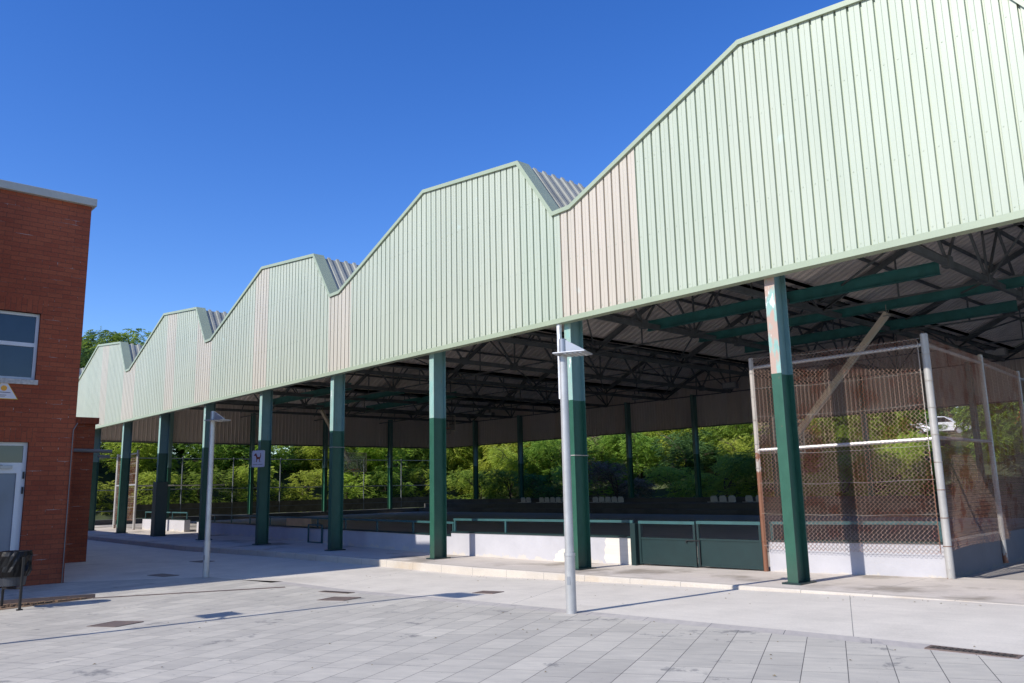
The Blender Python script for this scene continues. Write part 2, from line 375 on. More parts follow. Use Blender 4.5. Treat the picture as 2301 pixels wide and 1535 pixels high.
strip('paving_border', 'band', [x for x in xs if x >= -15.2], edge_y, lambda x: edge_y(x)+.26, hp)
strip('concrete_walkway', 'conc', xs, lambda x: (edge_y(x)+(.26 if x >= -15.2 else 0)) if x >= -18.82 else -5, kerb_y, hp)
strip('platform_floor', 'plat', xs, lambda x: kerb_y(x)+.16, lambda x: 13.6, hf)
# kerb stones: front face, chamfer and flat top
kb = MB()
for a, b in zip(xs[:-1], xs[1:]):
    if a < -4: pass
    za, zb = hp(a)-.1, hp(b)-.1; ta, tb = hf(a)+.004, hf(b)+.004; ya, yb = kerb_y(a), kerb_y(b)
    kb.quad((a, ya, za), (b, yb, zb), (b, yb+.005, tb-.015), (a, ya+.005, ta-.015))
    kb.quad((a, ya+.005, ta-.015), (b, yb+.005, tb-.015), (b, yb+.022, tb), (a, ya+.022, ta))
    kb.quad((a, ya+.022, ta), (b, yb+.022, tb), (b, yb+.17, tb), (a, ya+.17, ta))
tag(kb.build('kerb', 'kerb'), kind='structure')
g = MB(); g.quad((-51, 13.3, .148), (20, 13.3, .148), (20, 36.2, .148), (-51, 36.2, .148)); tag(g.build('court_floor', 'court'), kind='structure')
g = MB()
g.box(-50.5, 36.2, -.3, 20, 36.9, .42); g.box(-50.5, 36.9, -.3, 20, 38.0, .72); g.box(-50.5, 38.0, -.3, 20, 38.4, 1.0)
g.box(-51.2, 13.6, -.3, -50.3, 36.2, .42)
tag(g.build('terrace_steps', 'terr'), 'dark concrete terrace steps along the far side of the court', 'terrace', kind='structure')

# hillside behind the far side, with the road on top
def hill_z(x, y):
    d = max(0, (y-42))
    if x < -54: d = max(d, (-54-x)*1.5)
    h = 4.7*min(1, d/15)**1.1
    h += noise.noise(Vector((x*.22, y*.22, 0)))*.45*min(1, d/4)
    if 58 <= y <= 70: h = 4.7 + (0 if x > -53 else min(3, (-53-x)*.05))
    if y > 70: h = 4.7+(y-70)*.22 + noise.noise(Vector((x*.1, y*.1, 3)))
    return h
hm = MB(); X = [-140+3*i for i in range(64)]; Y = [-5+1.6*i for i in range(66)]
idx = {}
for i, x in enumerate(X):
    for j, y in enumerate(Y):
        if x > -53 and y < 39.5: continue
        if y < 8: 
            if x > -53: continue
        idx[(i, j)] = len(hm.v); hm.v.append((x, y, hill_z(x, y)-.05))
for (i, j) in list(idx):
    q = [(i, j), (i+1, j), (i+1, j+1), (i, j+1)]
    if all(k in idx for k in q): hm.f.append(tuple(idx[k] for k in q)); hm.fa.append(0)
tag(hm.build('hillside', 'soil', smooth=True), kind='structure')
g = MB(); g.quad((-140, 58.6, 4.71), (60, 58.6, 4.71), (60, 69, 4.71), (-140, 69, 4.71)); tag(g.build('upper_road', 'asph'), kind='structure')

# ------------------------------------------------------------------ the big roofed hall
K = .986
Yc, S0, X0 = 11.46*K, 4.512*K, -6.38*K
ZE = 1.7+(4.95-1.7)*K; ZV = 1.7+(7.274-1.7)*K; ZK = 1.7+(9.087-1.7)*K; ZP = 1.7+(8.721-1.7)*K
YB = 38.6; XL = X0-10*S0; XR = 4.5
prof = []
for j in range(5, -2, -1):
    xv = X0-(2*j+1)*S0-.268*K                    # valley left of knee j
    prof += [(xv, ZV), (xv+.45, ZV+.01), (X0-2*j*S0-.279*K, ZK), (X0-(2*j-1)*S0-.268*K-1.0, ZP)]
def ztop(x):
    for (a, b), (c, d) in zip(prof[:-1], prof[1:]):
        if a <= x <= c: return b+(d-b)*(x-a)/(c-a)
    return ZV
hall = empty('sports_hall', (0, 0, 0), 'long open-sided sports hall with sawtooth roof and pale green ribbed cladding on green steel columns', 'sports hall')
pr = .200*K
PINK = [(-11.0, -9.0), (-20.3, -19.1), (-25.15, -24.2), (-30.1, -28.7), (-33.3, -32.3), (-38.6, -37.0), (-42, -41)]
def cladding(y, x_a, x_b, sgn, dpt=.042):
    """ribbed sheet facing sgn*-y : wide flats with narrow grooves"""
    mb = MB(); ev = []
    k0 = int(math.floor(x_a/pr)); k1 = int(math.ceil(x_b/pr))
    for k in range(k0, k1+1):
        xx = k*pr
        ev += [(xx, 0), (xx+.006, dpt), (xx+.026, dpt), (xx+.040, 0), (xx+.110, 0), (xx+.115, .006), (xx+.120, 0)]
    brk = [p[0] for p in prof]
    ev = [e for e in ev if x_a <= e[0] <= x_b]
    for bx in brk:
        if x_a < bx < x_b:
            for (p, q) in zip(ev[:-1], ev[1:]):
                if p[0] < bx < q[0]: ev.append((bx, p[1]+(q[1]-p[1])*(bx-p[0])/(q[0]-p[0]))); break
            ev.sort()
    for (p, q) in zip(ev[:-1], ev[1:]):
        mx = (p[0]+q[0])/2; t = 0.
        for a, b in PINK:
            if a*K < mx < b*K: t = 1.
        sheet = math.floor(mx/1.0); rr = random.Random(sheet*17+3).random()
        t = t if t else rr*.10
        if mx < -12: t = min(1, t*.7+.12)
        mb.quad((p[0], y+sgn*p[1], ZE), (q[0], y+sgn*q[1], ZE), (q[0], y+sgn*q[1], ztop(q[0])-.02), (p[0], y+sgn*p[1], ztop(p[0])-.02), t)
    for k in range(k0, k1+1):                        # screw heads along the rails
        xx = k*pr+.062
        if x_a < xx < x_b-.1:
            for z in (ZE+.16, 6.15, 7.6):
                if z < ztop(xx)-.3: mb.box(xx-.008, y-sgn*.006, z-.008, xx+.008, y+sgn*.002, z+.008)
    return mb
cladding(Yc, XL, XR, 1).build('front_cladding', 'clad', hall, 'tint')
inn = MB()
for a, b in zip([p[0] for p in prof[:-1]], [p[0] for p in prof[1:]]):
    a2, b2 = max(a, XL), min(b, XR)
    if b2 > a2: inn.quad((a2, Yc+.06, ZE), (b2, Yc+.06, ZE), (b2, Yc+.06, ztop(b2)-.04), (a2, Yc+.06, ztop(a2)-.04))
inn.build('cladding_liner', 'clad_in', hall, 'tint')
cladding(YB, XL, XR, -1).build('rear_cladding', 'clad_in', hall, 'tint')
# end gable sheet (x = XL)
eg = MB(); y = Yc; pp = .25
while y < YB:
    for (o1, d1), (o2, d2) in (((0, 0), (.03, .035)), ((.03, .035), (.055, .035)), ((.055, .035), (.085, 0)), ((.085, 0), (.25, 0))):
        eg.quad((XL+d1, y+o1, ZE), (XL+d2, y+o2, ZE), (XL+d2, y+o2, ztop(XL)), (XL+d1, y+o1, ztop(XL)), .6)
    y += pp
eg.build('end_cladding', 'clad_in', hall, 'tint')
# flashings along the sawtooth
cp = MB()
def cap_run(y0, out):
    P = [(max(x, XL), ztop(max(x, XL))) for x, z in prof if x > XL-9]; P = [p for i, p in enumerate(P) if i == 0 or p[0] > P[i-1][0]+1e-4]
    H = .17
    def mit(i):   # lower edge point offset inside the outline
        a = Vector(P[i-1]) if i > 0 else None; b = Vector(P[i]); c = Vector(P[i+1]) if i < len(P)-1 else None
        def nrm(u, v): d = (v-u).normalized(); return Vector((d.y, -d.x))
        n1 = nrm(a, b) if a is not None else nrm(b, c); n2 = nrm(b, c) if c is not None else n1
        n = (n1+n2); n = n/ max(.35, n.length_squared) * 2
        return n*.5*1.0
    for i in range(len(P)-1):
        (x1, z1), (x2, z2) = P[i], P[i+1]; n1 = mit(i)*H; n2 = mit(i+1)*H
        a = (x1, y0-out*.045, z1+.03); b = (x2, y0-out*.045, z2+.03)
        c = (x2+n2.x, y0-out*.045, z2+.03+n2.y); d = (x1+n1.x, y0-out*.045, z1+.03+n1.y)
        cp.quad(d, c, b, a)
        cp.quad(a, b, (x2, y0+out*.30, z2+.03), (x1, y0+out*.30, z1+.03))
        cp.quad(d, c, (x2+n2.x, y0+out*.01, z2+.03+n2.y), (x1+n1.x, y0+out*.01, z1+.03+n1.y))
        # inner upstand that folds down to the roof sheets
        cp.quad((x1, y0+out*.30, z1+.03), (x2, y0+out*.30, z2+.03), (x2, y0+out*.30, z2-.14), (x1, y0+out*.30, z1-.14))
cap_run(Yc, 1); cp.build('flashing', 'cap', hall)
cp = MB(); cap_run(YB, -1); cp.build('flashing', 'cap', hall)
dr = MB(); dr.box(XL, Yc-.045, ZE-.012, XR, Yc-.012, ZE+.085); dr.box(XL, Yc-.012, ZE-.012, XR, Yc+.14, ZE-.002)
dr.build('drip_trim', 'cap', hall)
ed = MB(); ed.box(XL-.03, Yc+.15, ZE-.06, XL+.05, YB, ZE+.02); ed.box(XL, YB-.05, ZE-.06, XR, YB+.03, ZE+.0); ed.build('sill_beam', 'dkteal', hall)
# roof sheets with corrugations running down the slopes
def sheet(x1, z1, x2, z2, name, mat, dz, amp=.055, per=.29):
    mb = MB(); y = Yc+.3
    pat = [(0, 0), (.10, 0), (.13, 1), (.22, 1), (.25, 0)]
    while y < YB-.3:
        pts = [(y+o*per/.29, a*amp) for o, a in pat] + [(y+per, 0)]
        for (ya, ha), (yb, hb) in zip(pts[:-1], pts[1:]):
            mb.quad((x1, ya, z1+ha+dz), (x2, ya, z2+ha+dz), (x2, yb, z2+hb+dz), (x1, yb, z1+hb+dz))
        y += per
    mb.build(name, mat, hall)
for (a, b), (c, d) in zip(prof[:-1], prof[1:]):
    if c <= XL or a >= XR: continue
    a2, c2 = max(a, XL), min(c, XR)
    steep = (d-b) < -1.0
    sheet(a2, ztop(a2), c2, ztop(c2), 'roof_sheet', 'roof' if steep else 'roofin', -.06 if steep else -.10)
# columns: rolled steel I-sections with base plate
def column(x, yf, zb, zt, name='column', front=True, wd=.17, dp=.36, rot=False):
    e = MB(); t = .016
    def B(x0, y0, x1, y1, z0=zb, z1=zt):
        if rot: e.box(x+(y0-yf), yf+(x0-x), z0, x+(y1-yf), yf+(x1-x), z1)
        else: e.box(x0, y0, z0, x1, y1, z1)
    B(x-wd/2, yf+t, x-wd/2+wd, yf+t+.0001+.0)  if False else None
    B(x-.006, yf+t, x+.006, yf+dp-t); B(x-wd/2, yf+dp-t, x+wd/2, yf+dp)
    o = e.build(name, 'col', hall)
    f = MB()
    if rot: f.box(x, yf-wd/2, zb, x+t, yf+wd/2, zt)
    else: f.box(x-wd/2, yf, zb, x+wd/2, yf+t, zt)
    fo = f.build('flange', 'colf' if front else 'col', o)
    p = MB()
    if rot: p.box(x-.06, yf-.16, zb-.01, x+dp+.06, yf+.16, zb+.025)
    else: p.box(x-.15, yf-.06, zb-.01, x+.15, yf+dp+.06, zb+.025)
    p.build('base_plate', 'dkgreen', o)
    return o
cx = [-6.42, -10.85, -15.33, -19.95, -24.4, -28.93, -33.45, -38.0, -42.6, -47.1, -1.9]
YCOL = 11.42
for i, x in enumerate(cx): column(x, YCOL, hf(x), 6.7)
bx = MB(); bx.box(-33.66, 11.36, .16, -33.24, 11.80, 2.25); bx.build('service_casing', 'dkgreen', hall, bevel=.01)
for x in (-46.1, -41.25, -36.4, -31.6, -26.8, -22.0, -17.2, -12.4, -7.6): column(x, YB-.45, .1, 6.7, front=False)
for y in (12.6, 17.9, 23.14, 28.46, 33.82): column(XL+.1, y, .1, 6.9, front=False, wd=.2, rot=True)
ZC = 6.62
# lattice trusses front to back on every column line
def truss_y(x, ztp):
    t = MB(); y0, y1, zb = YCOL+.3, YB-.3, ZC; n = 10; st = (y1-y0)/n
    t.bar((x, y0, zb), (x, y1, zb), .11, .15); t.bar((x, y0, ztp), (x, y1, ztp), .08, .08)
    if ztp-zb < .7: t.build('gutter_beam', 'dkteal', hall); return
    for k in range(n):
        a, b, m = y0+k*st, y0+(k+1)*st, y0+(k+.5)*st
        t.bar((x, a, zb), (x, m, ztp), .055); t.bar((x, m, ztp), (x, b, zb), .06)
        t.box(x-.09, a-.14, zb-.11, x+.09, a+.14, zb+.15)
    t.build('roof_truss', 'dkteal', hall)
lines = [X0-i*S0 for i in range(-1, 11)]
for i, x in zip(range(-1, 11), lines): truss_y(x-.25, (ZV-.22) if i % 2 else (ZK-.75))
# cross frames: rafters under the slopes, tie, fans of struts from the lower nodes
def frame_x(y):
    t = MB(); zb = ZC
    for (a, b), (c, d) in zip(prof[:-1], prof[1:]):
        a2, c2 = max(a, XL), min(c, XR)
        if c2 > a2: t.bar((a2, y, ztop(a2)-.24), (c2, y, ztop(c2)-.24), .09, .14)
    t.bar((XL, y, zb), (XR, y, zb), .05, .05)
    for i in range(-1, 11):
        x = X0-i*S0-.25
        if i % 2:
            for dx in (-2.6, -1.3, 1.4, 2.8):
                xx = x+dx
                if XL < xx < XR: t.bar((x, y, zb), (xx, y, ztop(xx)-.26), .05)
        else:
            t.bar((x, y, zb), (x, y, ztop(x)-.26), .05)
            for dx in (-1.6, 1.6): t.bar((x, y, zb), (x+dx, y, ztop(x+dx)-.26), .045)
        for xx in (x+S0*.5,):
            if XL < xx < XR: t.bar((xx, y, zb), (xx, y, ztop(xx)-.26), .04)
    t.build('cross_frame', 'dkteal', hall)
y = YCOL+.35
while y < YB: frame_x(y); y += 5.32
pl = MB()
for (a, b), (c, d) in zip(prof[:-1], prof[1:]):
    n = max(1, int((c-a)/1.15))
    for k in range(n+1):
        x = a+(c-a)*k/n
        if XL < x < XR: pl.box(x-.035, Yc+.3, ztop(x)-.20, x+.035, YB-.2, ztop(x)-.125)
pl.build('purlins', 'dkteal', hall)
br = MB()
for i in range(-1, 10):                                   # plan bracing in the bottom plane
    xa, xb = X0-i*S0-.25, X0-(i+1)*S0-.25
    for k in range(0, 10, 2):
        ya, yb = YCOL+.3+k*2.66, YCOL+.3+(k+2)*2.66
        br.bar((xa, ya, ZC), (xb, yb, ztop(xb)-.3 if i % 2 == 0 else ZC+1.2), .04)
        ym = (ya+yb)/2
br.build('bracing', 'dkteal', hall)
# hung beams that carry the basketball goals
def ibeam(mb, a, b, h=.22, wf=.12):
    a, b = Vector(a), Vector(b)
    mb.bar(a, b, .012, h); mb.bar(a+Vector((0, 0, h/2)), b+Vector((0, 0, h/2)), wf, .014); mb.bar(a-Vector((0, 0, h/2)), b-Vector((0, 0, h/2)), wf, .014)
for (ya, x1, x2) in ((20.5, -15.9, -7.0), (23.6, -16.1, -1.5), (27.0, -16.4, -7.2)):
    b = MB(); ibeam(b, (x1, ya, 6.74), (x2, ya, 6.74), .30, .16); b.build('goal_beam', 'teal', hall)
for (ya, x1, x2) in ((20.5, -43.0, -34.0), (23.6, -43.0, -34.0), (27.0, -43.0, -34.0)):
    b = MB(); ibeam(b, (x1, ya, 6.74), (x2, ya, 6.74), .30, .16); b.build('goal_beam', 'teal', hall)

# ------------------------------------------------------------------ basketball goals hanging on a raking stay
def hoop(top, ctr, face, label):
    o = empty('basketball_goal', top, label, 'basketball hoop', 'basketball goals hung from the hall roof')
    T = Vector(top); C = Vector(ctr)-T; fx_ = face
    s = MB(); s.bar((0, 0, -.1), C+Vector((-.25*fx_, 0, 0)), .16, .16); s.build('stay', 'stay', o)
    b = MB()
    for dy in (-.07, .07): b.tube([(0, dy, -.18), (0, dy, .14)], .012, 6)
    b.box(-.1, -.1, -.2, .1, .1, -.17); b.build('clamp', 'wire', o)
    p = MB(); p.box(C.x-.012, C.y-.9, C.z-.52, C.x+.012, C.y+.9, C.z+.52); p.build('backboard', 'acr', o)
    f = MB()
    for yy in (-.9, .9): f.bar(C+Vector((0, yy, -.52)), C+Vector((0, yy, .52)), .035)
    for zz in (-.52, .52): f.bar(C+Vector((0, -.9, zz)), C+Vector((0, .9, zz)), .035)
    for yy in (-.3, .3): f.bar(C+Vector((.02*fx_, yy, -.38)), C+Vector((.02*fx_, yy, .06)), .03)
    for zz in (-.38, .06): f.bar(C+Vector((.02*fx_, -.3, zz)), C+Vector((.02*fx_, .3, zz)), .03)
    f.build('backboard_frame', 'stay', o)
    r = MB(); rc = C+Vector((fx_*.40, 0, -.40))
    r.tube([rc+Vector((.225*cos(t*pi/10), .225*sin(t*pi/10), 0)) for t in range(21)], .012, 6); r.box(C.x, C.y-.06, C.z-.46, C.x+fx_*.18+.001, C.y+.06, C.z-.38); r.build('rim', 'orange', o)
    n = MB()
    for t in range(12):
        a = t*pi/6
        for da in (.26, -.26): n.tube([rc+Vector((.22*cos(a), .22*sin(a), 0)), rc+Vector((.17*cos(a+da), .17*sin(a+da), -.2)), rc+Vector((.12*cos(a), .12*sin(a), -.4))], .006, 4)
    n.build('net', 'wire', o)
hoop((-9.6, 23.6, 6.58), (-13.0, 23.6, 3.15), -1, 'basketball goal on a long raking cream stay behind the nearest green column')
hoop((-42.4, 23.6, 6.5), (-39.9, 24.2, 3.33), 1, 'clear basketball backboard with orange rim seen left of the middle green column')
hoop((-45.2, 34.0, 7.0), (-44.4, 34.2, 6.25), 1, 'folded up basketball goal hanging high under the roof in deep shade')

# floodlights under the roof
def floodlight(x, y, z, label):
    o = empty('floodlight', (x, y, z), label, 'floodlight', 'floodlights under the hall roof')
    b = MB(); b.box(-.42, -.15, -.17, .42, .15, .17); b.build('housing', 'lamp', o, bevel=.02)
    b = MB(); b.box(-.36, -.165, -.13, .36, -.15, .13); b.build('lens', 'lens', o)
    b = MB(); b.bar((0, 0, .13), (0, 0, .45), .05); b.build('bracket', 'dkteal', o)
for x, y, l in ((-30.0, 37.5, 'floodlight under the dark roof, between the two nearest green columns and farther left'), (-23.8, 37.5, 'floodlight under the dark roof just left of the wire cage'), (-43.5, 37.5, 'floodlight under the dark roof seen right of the third column from the right'), (-11.0, 37.5, 'floodlight under the dark roof above the right side of the wire cage')):
    floodlight(x, y, 6.85, l)

# ------------------------------------------------------------------ low walls, rails, gate
def wall_seg(name, P, h, th, label, cat='low wall', rail=True, base=None, bare=None, wm='lowwall', group='low rendered walls round the court'):
    (xa, ya), (xb, yb) = P
    o = empty(name, (xa, ya, 0), label, cat, group); d = Vector((xb-xa, yb-ya, 0)); L = d.length; d.normalize(); n = Vector((-d.y, d.x, 0))
    def pt(u, v, z): return Vector((0, 0, 0)) + d*u + n*v + Vector((0, 0, z))
    def bx(mb, u0, v0, z0, u1, v1, z1, slope=True):
        i = len(mb.v)
        zz = [hf(xa+d.x*u0), hf(xa+d.x*u1)]
        mb.v += [tuple(pt(u, v, z+(zz[0] if u == u0 else zz[1]))) for z in (z0, z1) for (u, v) in ((u0, v0), (u1, v0), (u1, v1), (u0, v1))]
        for q in ((0, 3, 2, 1), (4, 5, 6, 7), (0, 1, 5, 4), (1, 2, 6, 5), (2, 3, 7, 6), (3, 0, 4, 7)): mb.f.append(tuple(i+k for k in q)); mb.fa.append(0)
    m = MB(); bx(m, 0, 0, -.12, L, th, h); m.build('wall', wm, o)
    if bare:
        for shp in bare:   # patches where the render fell off, ragged outline
            mb = MB(); pts = []
            for (u, z) in shp: pts.append(pt(u, -.004, z+hf(xa+d.x*u)))
            mb.poly(pts); mb.build('bare_patch', 'bare', o)
    if rail:
        c = MB(); bx(c, 0, -.02, h, L, th+.02, h+.03); c.build('cap_strip', 'dkgreen', o)
        r = MB(); zt = h+.31
        for u in [L*k/max(1, round(L/2.0)) for k in range(max(1, round(L/2.0))+1)]:
            u = cl(u, .04, L-.04); bx(r, u-.02, th/2-.02, h+.03, u+.02, th/2+.02, zt-.02)
        r.build('rail_posts', 'rail', o)
        r = MB(); k = max(1, int(L/3))
        for a in range(k): bx(r, L*a/k, th/2-.025, zt-.025, L*(a+1)/k, th/2+.025, zt+.025)
        r.build('handrail', 'rail', o)
    return o
rj = random.Random(3)
def blob(u0, z0, ru, rz, half=False):
    pts = []
    for k in range(28):
        a = (pi*k/27) if half else 2*pi*k/28; q = 1+rj.uniform(-.07, .07)
        pts.append((u0+ru*cos(a)*q, z0+rz*sin(a)*q))
    return pts
ue = hypot(-10.55+16, 12.72-12.5)
ragged = [(ue-.0, .02), (ue-.0, .505), (ue-.30, .507), (ue-.62, .505), (ue-.66, .44), (ue-.63, .36), (ue-.68, .28), (ue-.66, .2), (ue-.70, .12), (ue-.64, .02)]
wall_seg('low_wall', [(-16, 12.5), (-10.55, 12.72)], .52, .2, 'low white wall with peeling bare patches and green rail, sunlit, left of the dark green gate', bare=[blob(ue-1.65, .0, .42, .27, True), ragged])
wall_seg('low_wall', [(-35.0, 13.7), (-16, 12.5)], .44, .2, 'long shaded low wall with green rail behind the middle columns')
wall_seg('low_wall', [(-41.0, 13.45), (-36.0, 13.55)], .50, .25, 'short bright white low wall in sun at the far left end of the court')
wall_seg('low_wall', [(-7.70, 12.98), (-4.98, 13.38)], .50, .2, 'low white wall with rail behind the wire mesh of the near cage')
side = wall_seg('low_wall', [(-5.05, 13.6), (-5.4, 22.0)], .50, .2, 'dark shaded side wall running back under the right side of the wire cage', rail=False, wm='shadew')
# gates
def gate_leaf(x0, x1, y0, y1, label, hinge_left, pull):
    o = empty('metal_gate', (x0, y0, hf(x0)), label, 'gate', 'dark green metal gate leaves')
    dx, dy = x1-x0, y1-y0; L = hypot(dx, dy); o.rotation_euler = (0, 0, atan2(dy, dx))
    p = MB(); p.box(.02, -.006, .05, L-.02, .006, .50); p.build('panel', 'dkgreen', o)
    f = MB()
    for u in (.02, L-.02): f.bar((u, 0, .03), (u, 0, .83), .045)
    f.bar((0, 0, .515), (L, 0, .515), .035); f.bar((0, 0, .05), (L, 0, .05), .03); f.build('frame', 'dkgreen', o)
    f = MB(); f.bar((0, 0, .82), (L, 0, .82), .055, .055); f.build('handrail', 'rail', o)
    if pull:
        u = .05; f = MB(); f.bar((u, -.03, .05), (u, -.03, .50), .016); f.bar((u, -.03, .49), (u-.28, -.03, .49), .016); f.bar((u-.28, -.03, .49), (u-.28, -.03, .44), .014); f.build('drop_bolt', 'black', o)
gate_leaf(-10.38, -9.12, 12.78, 12.86, 'left leaf of the dark green sheet metal gate beside the peeling wall', True, False)
gate_leaf(-9.08, -7.80, 12.86, 12.94, 'right leaf of the dark green sheet metal gate beside the wire cage', False, True)
b = MB(); b.box(-10.53, 12.68, hf(-10.5)-.05, -10.41, 12.92, hf(-10.5)+.80); tag(b.build('gate_post', 'dkgreen'), 'square dark green post between the peeling low wall and the gate', 'post')
b = MB(); b.box(-25.6, 13.02, .64, -23.95, 13.05, .88); tag(b.build('signboard', 'board'), 'blank orange brown board fixed on the rail of the shaded low wall', 'board')
fr = MB()
for a, bb in (((-23.85, 12.9, .16), (-23.85, 12.9, .72)), ((-23.0, 12.9, .16), (-23.0, 12.9, .72)), ((-23.85, 12.9, .17), (-23.0, 12.9, .17)), ((-23.85, 12.9, .70), (-23.0, 12.9, .70))): fr.bar(a, bb, .04)
tag(fr.build('small_goal', 'rail'), 'small empty green metal frame standing against the shaded low wall', 'frame')

# ------------------------------------------------------------------ chain link cages
def chainlink(mb, a, b, z0, z1, p, rad, bulge=0.):
    a, b = Vector(a), Vector(b); L = (b-a).length; d = (b-a)/L; n = Vector((-d.y, d.x, 0)); nu = int(L/p); nz = int((z1-z0)/p)
    for i in range(nu):
        pts = []
        for k in range(nz+1):
            u = (i + (0.02 if k % 2 else .98) + (.5 if False else 0))*p if i % 2 == 0 else (i + (.98 if k % 2 else .02))*p
            z = z0+k*p; w_ = bulge*sin(u*1.3)*max(0, 1-(z-z0)/1.2) + (.004 if k % 2 else -.004)
            pts.append(a + d*u + n*w_ + Vector((0, 0, z)))
        mb.tube(pts, rad, 3, False)
def wires(mb, a, b, zs, rad=.0025):
    for z in zs:
        A = Vector((a[0], a[1], z)); B = Vector((b[0], b[1], z))
        mb.tube([A+(B-A)*t+Vector((0, 0, -.04*sin(pi*t)*rj.uniform(.3, 1))) for t in [k/8 for k in range(9)]], rad, 4, False)
cg = empty('wire_cage', (0, 0, 0), 'tall rusty chain link ball stop cage on round steel posts at the right', 'wire cage', 'chain link ball stop cages')
P0, P1, P2, P3, P4 = (-7.75, 12.93), (-4.90, 13.33), (-5.14, 16.57), (-5.40, 19.6), (-5.6, 22.6)
def post(x, y, zt, r, mat, par, zb=None):
    zb = hf(x)-.02 if zb is None else zb
    m = MB(); m.tube([(x, y, zb), (x, y, zt-.012), (x, y, zt)], [r, r, r*.8], 20); return m.build('post', mat, par, smooth=False)
post(*P0, 3.92, .042, 'rustpost', cg); post(*P1, 3.98, .058, 'cagepost', cg); post(*P2, 3.98, .045, 'cagepost', cg); post(*P3, 3.95, .045, 'cagepost', cg); post(*P4, 3.95, .045, 'cagepost', cg)
m = MB(); m.tube([(*P0, 3.74), (*P1, 3.80)], .03, 10); m.build('rail', 'galv', cg)
m = MB(); m.tube([(*P0, 2.27), (*P1, 2.32)], .033, 10); m.build('rail', 'galv', cg)
m = MB(); m.tube([(*P1, 3.80), (*P2, 3.82), (*P3, 3.80), (*P4, 3.80)], .03, 10); m.build('rail', 'galv', cg)
m = MB(); m.tube([(*P1, 2.34), (*P2, 2.36), ], .03, 10); m.build('rail', 'galv', cg)
m = MB(); chainlink(m, (P0[0]+.05, P0[1]-.05, 0), (P1[0]-.05, P1[1]-.05, 0), .58, 3.92, .034, .0036); m.build('chain_mesh', 'mesh', cg)
m = MB(); chainlink(m, (P1[0]+.03, P1[1]+.05, 0), (P2[0]+.03, P2[1], 0), .62, 3.95, .034, .0023, .09); m.build('chain_mesh', 'mesh', cg)
m = MB(); chainlink(m, (P2[0]+.03, P2[1], 0), (P3[0]+.03, P3[1], 0), .62, 3.95, .034, .0023, .05); m.build('chain_mesh', 'mesh', cg)
m = MB(); wires(m, (P0[0]+.03, P0[1]-.06), (P1[0]-.05, P1[1]-.07), (3.90, 3.36, 2.86, 2.22, 1.70, 1.18, .64)); m.build('tension_wires', 'wire', cg)
m = MB()
for z in [.7+.42*k for k in range(8)]:
    for (x, y) in ((P0[0], P0[1]), (P1[0], P1[1])):
        r_ = .05 if x < -6 else .064
        m.tube([(x+r_*cos(t), y+r_*sin(t), z) for t in [2*pi*k/10 for k in range(11)]], .005, 4, False)
m.build('wire_loops', 'rustpost', cg); m = MB()
m.tube([(P0[0]+.06, P0[1]-.05, .6), (P0[0]+.06, P0[1]-.05, 3.85)], .006, 5); m.build('tension_bar', 'rustpost', cg); m = MB(); m.tube([(P1[0]-.085, P1[1]-.06, .6), (P1[0]-.085, P1[1]-.06, 3.85)], .006, 5)
m.build('tension_bar', 'rustpost', cg)
c2 = empty('wire_cage', (0, 0, 0), 'distant chain link ball stop cage at the far left end of the court', 'wire cage', 'chain link ball stop cages')
Q0, Q1 = (-44.4, 13.2), (-41.1, 13.1)
post(*Q0, 3.85, .075, 'cagepost', c2, .13); post(*Q1, 3.9, .06, 'cagepost', c2, .13)
for z, r_ in ((3.75, .035), (2.25, .04)): m = MB(); m.tube([(*Q0, z), (*Q1, z)], r_, 8); m.build('rail', 'galv', c2)
m = MB(); m.tube([(*Q1, 2.2), (-41.3, 17.5, 2.2)], .03, 8); m.build('rail', 'galv', c2)
m = MB(); chainlink(m, (*Q0, 0), (*Q1, 0), .55, 3.8, .05, .005); m.build('chain_mesh', 'mesh', c2)
m = MB(); wires(m, Q0, Q1, (3.3, 2.8, 1.7, 1.2), .008); m.build('tension_wires', 'wire', c2)
# tall fence beyond the left end
wf = empty('wire_fence', (-53.4, 14, 0), 'tall wire fence on thin dark posts before the bright trees, left end', 'fence')
for k in range(9):
    m = MB(); yy = -1+k*3.4; m.tube([(0, yy, 0), (0, yy, 4.15)], .04, 8); m.build('post', 'dkteal', wf)
for z in (4.05, 2.1, .85): m = MB(); m.tube([(0, -1, z), (0, 26.2, z)], .028, 6); m.build('rail', 'dkteal', wf)
m = MB(); m.box(-.02, 3, .4, .02, 26, 1.2); m.build('cloth_screen', plain('brown_screen_cloth', (.10, .09, .06), .9, var=.5, scale=2), wf)

# ------------------------------------------------------------------ seats on the terrace
def seat_proto():
    o = empty('stadium_seat', (0, 0, 0), 'x', 'seat', 'white plastic seats on the far terrace')
    m = MB()
    prof_s = [(-.20, .02), (-.14, .0), (.06, .0), (.14, .03)]
    for (a, z1), (b, z2) in zip(prof_s[:-1], prof_s[1:]): m.bar((0, a, z1), (0, b, z2), .42, .025)
    m.build('seat_pan', 'seat', o, bevel=.006)
    m = MB(); m.prism([(-.21, 0), (.21, 0), (.21, .22), (.15, .32), (-.15, .32), (-.21, .22)], 0, .03)
    b = m.build('backrest', 'seat', o, bevel=.008); b.rotation_euler = (R(98), 0, 0); b.location = (0, .16, .02)
    return o
sp_ = seat_proto(); first = True
rows = [([-39.9+.52*k for k in range(2)], 'one of the pale seats standing apart left of the seat row, far terrace'),
        ([-38.15+.50*k for k in range(6)], 'one of the row of white seats left of the nearer lamp post, far terrace'),
        ([-33.5+.50*k for k in range(5)], 'one of the row of white seats right of the nearer lamp post, far terrace'),
        ([-25.1+.55*k for k in range(3)] + [-23.0, -22.4], 'one of the shaded seats just left of the wire cage, far terrace')]
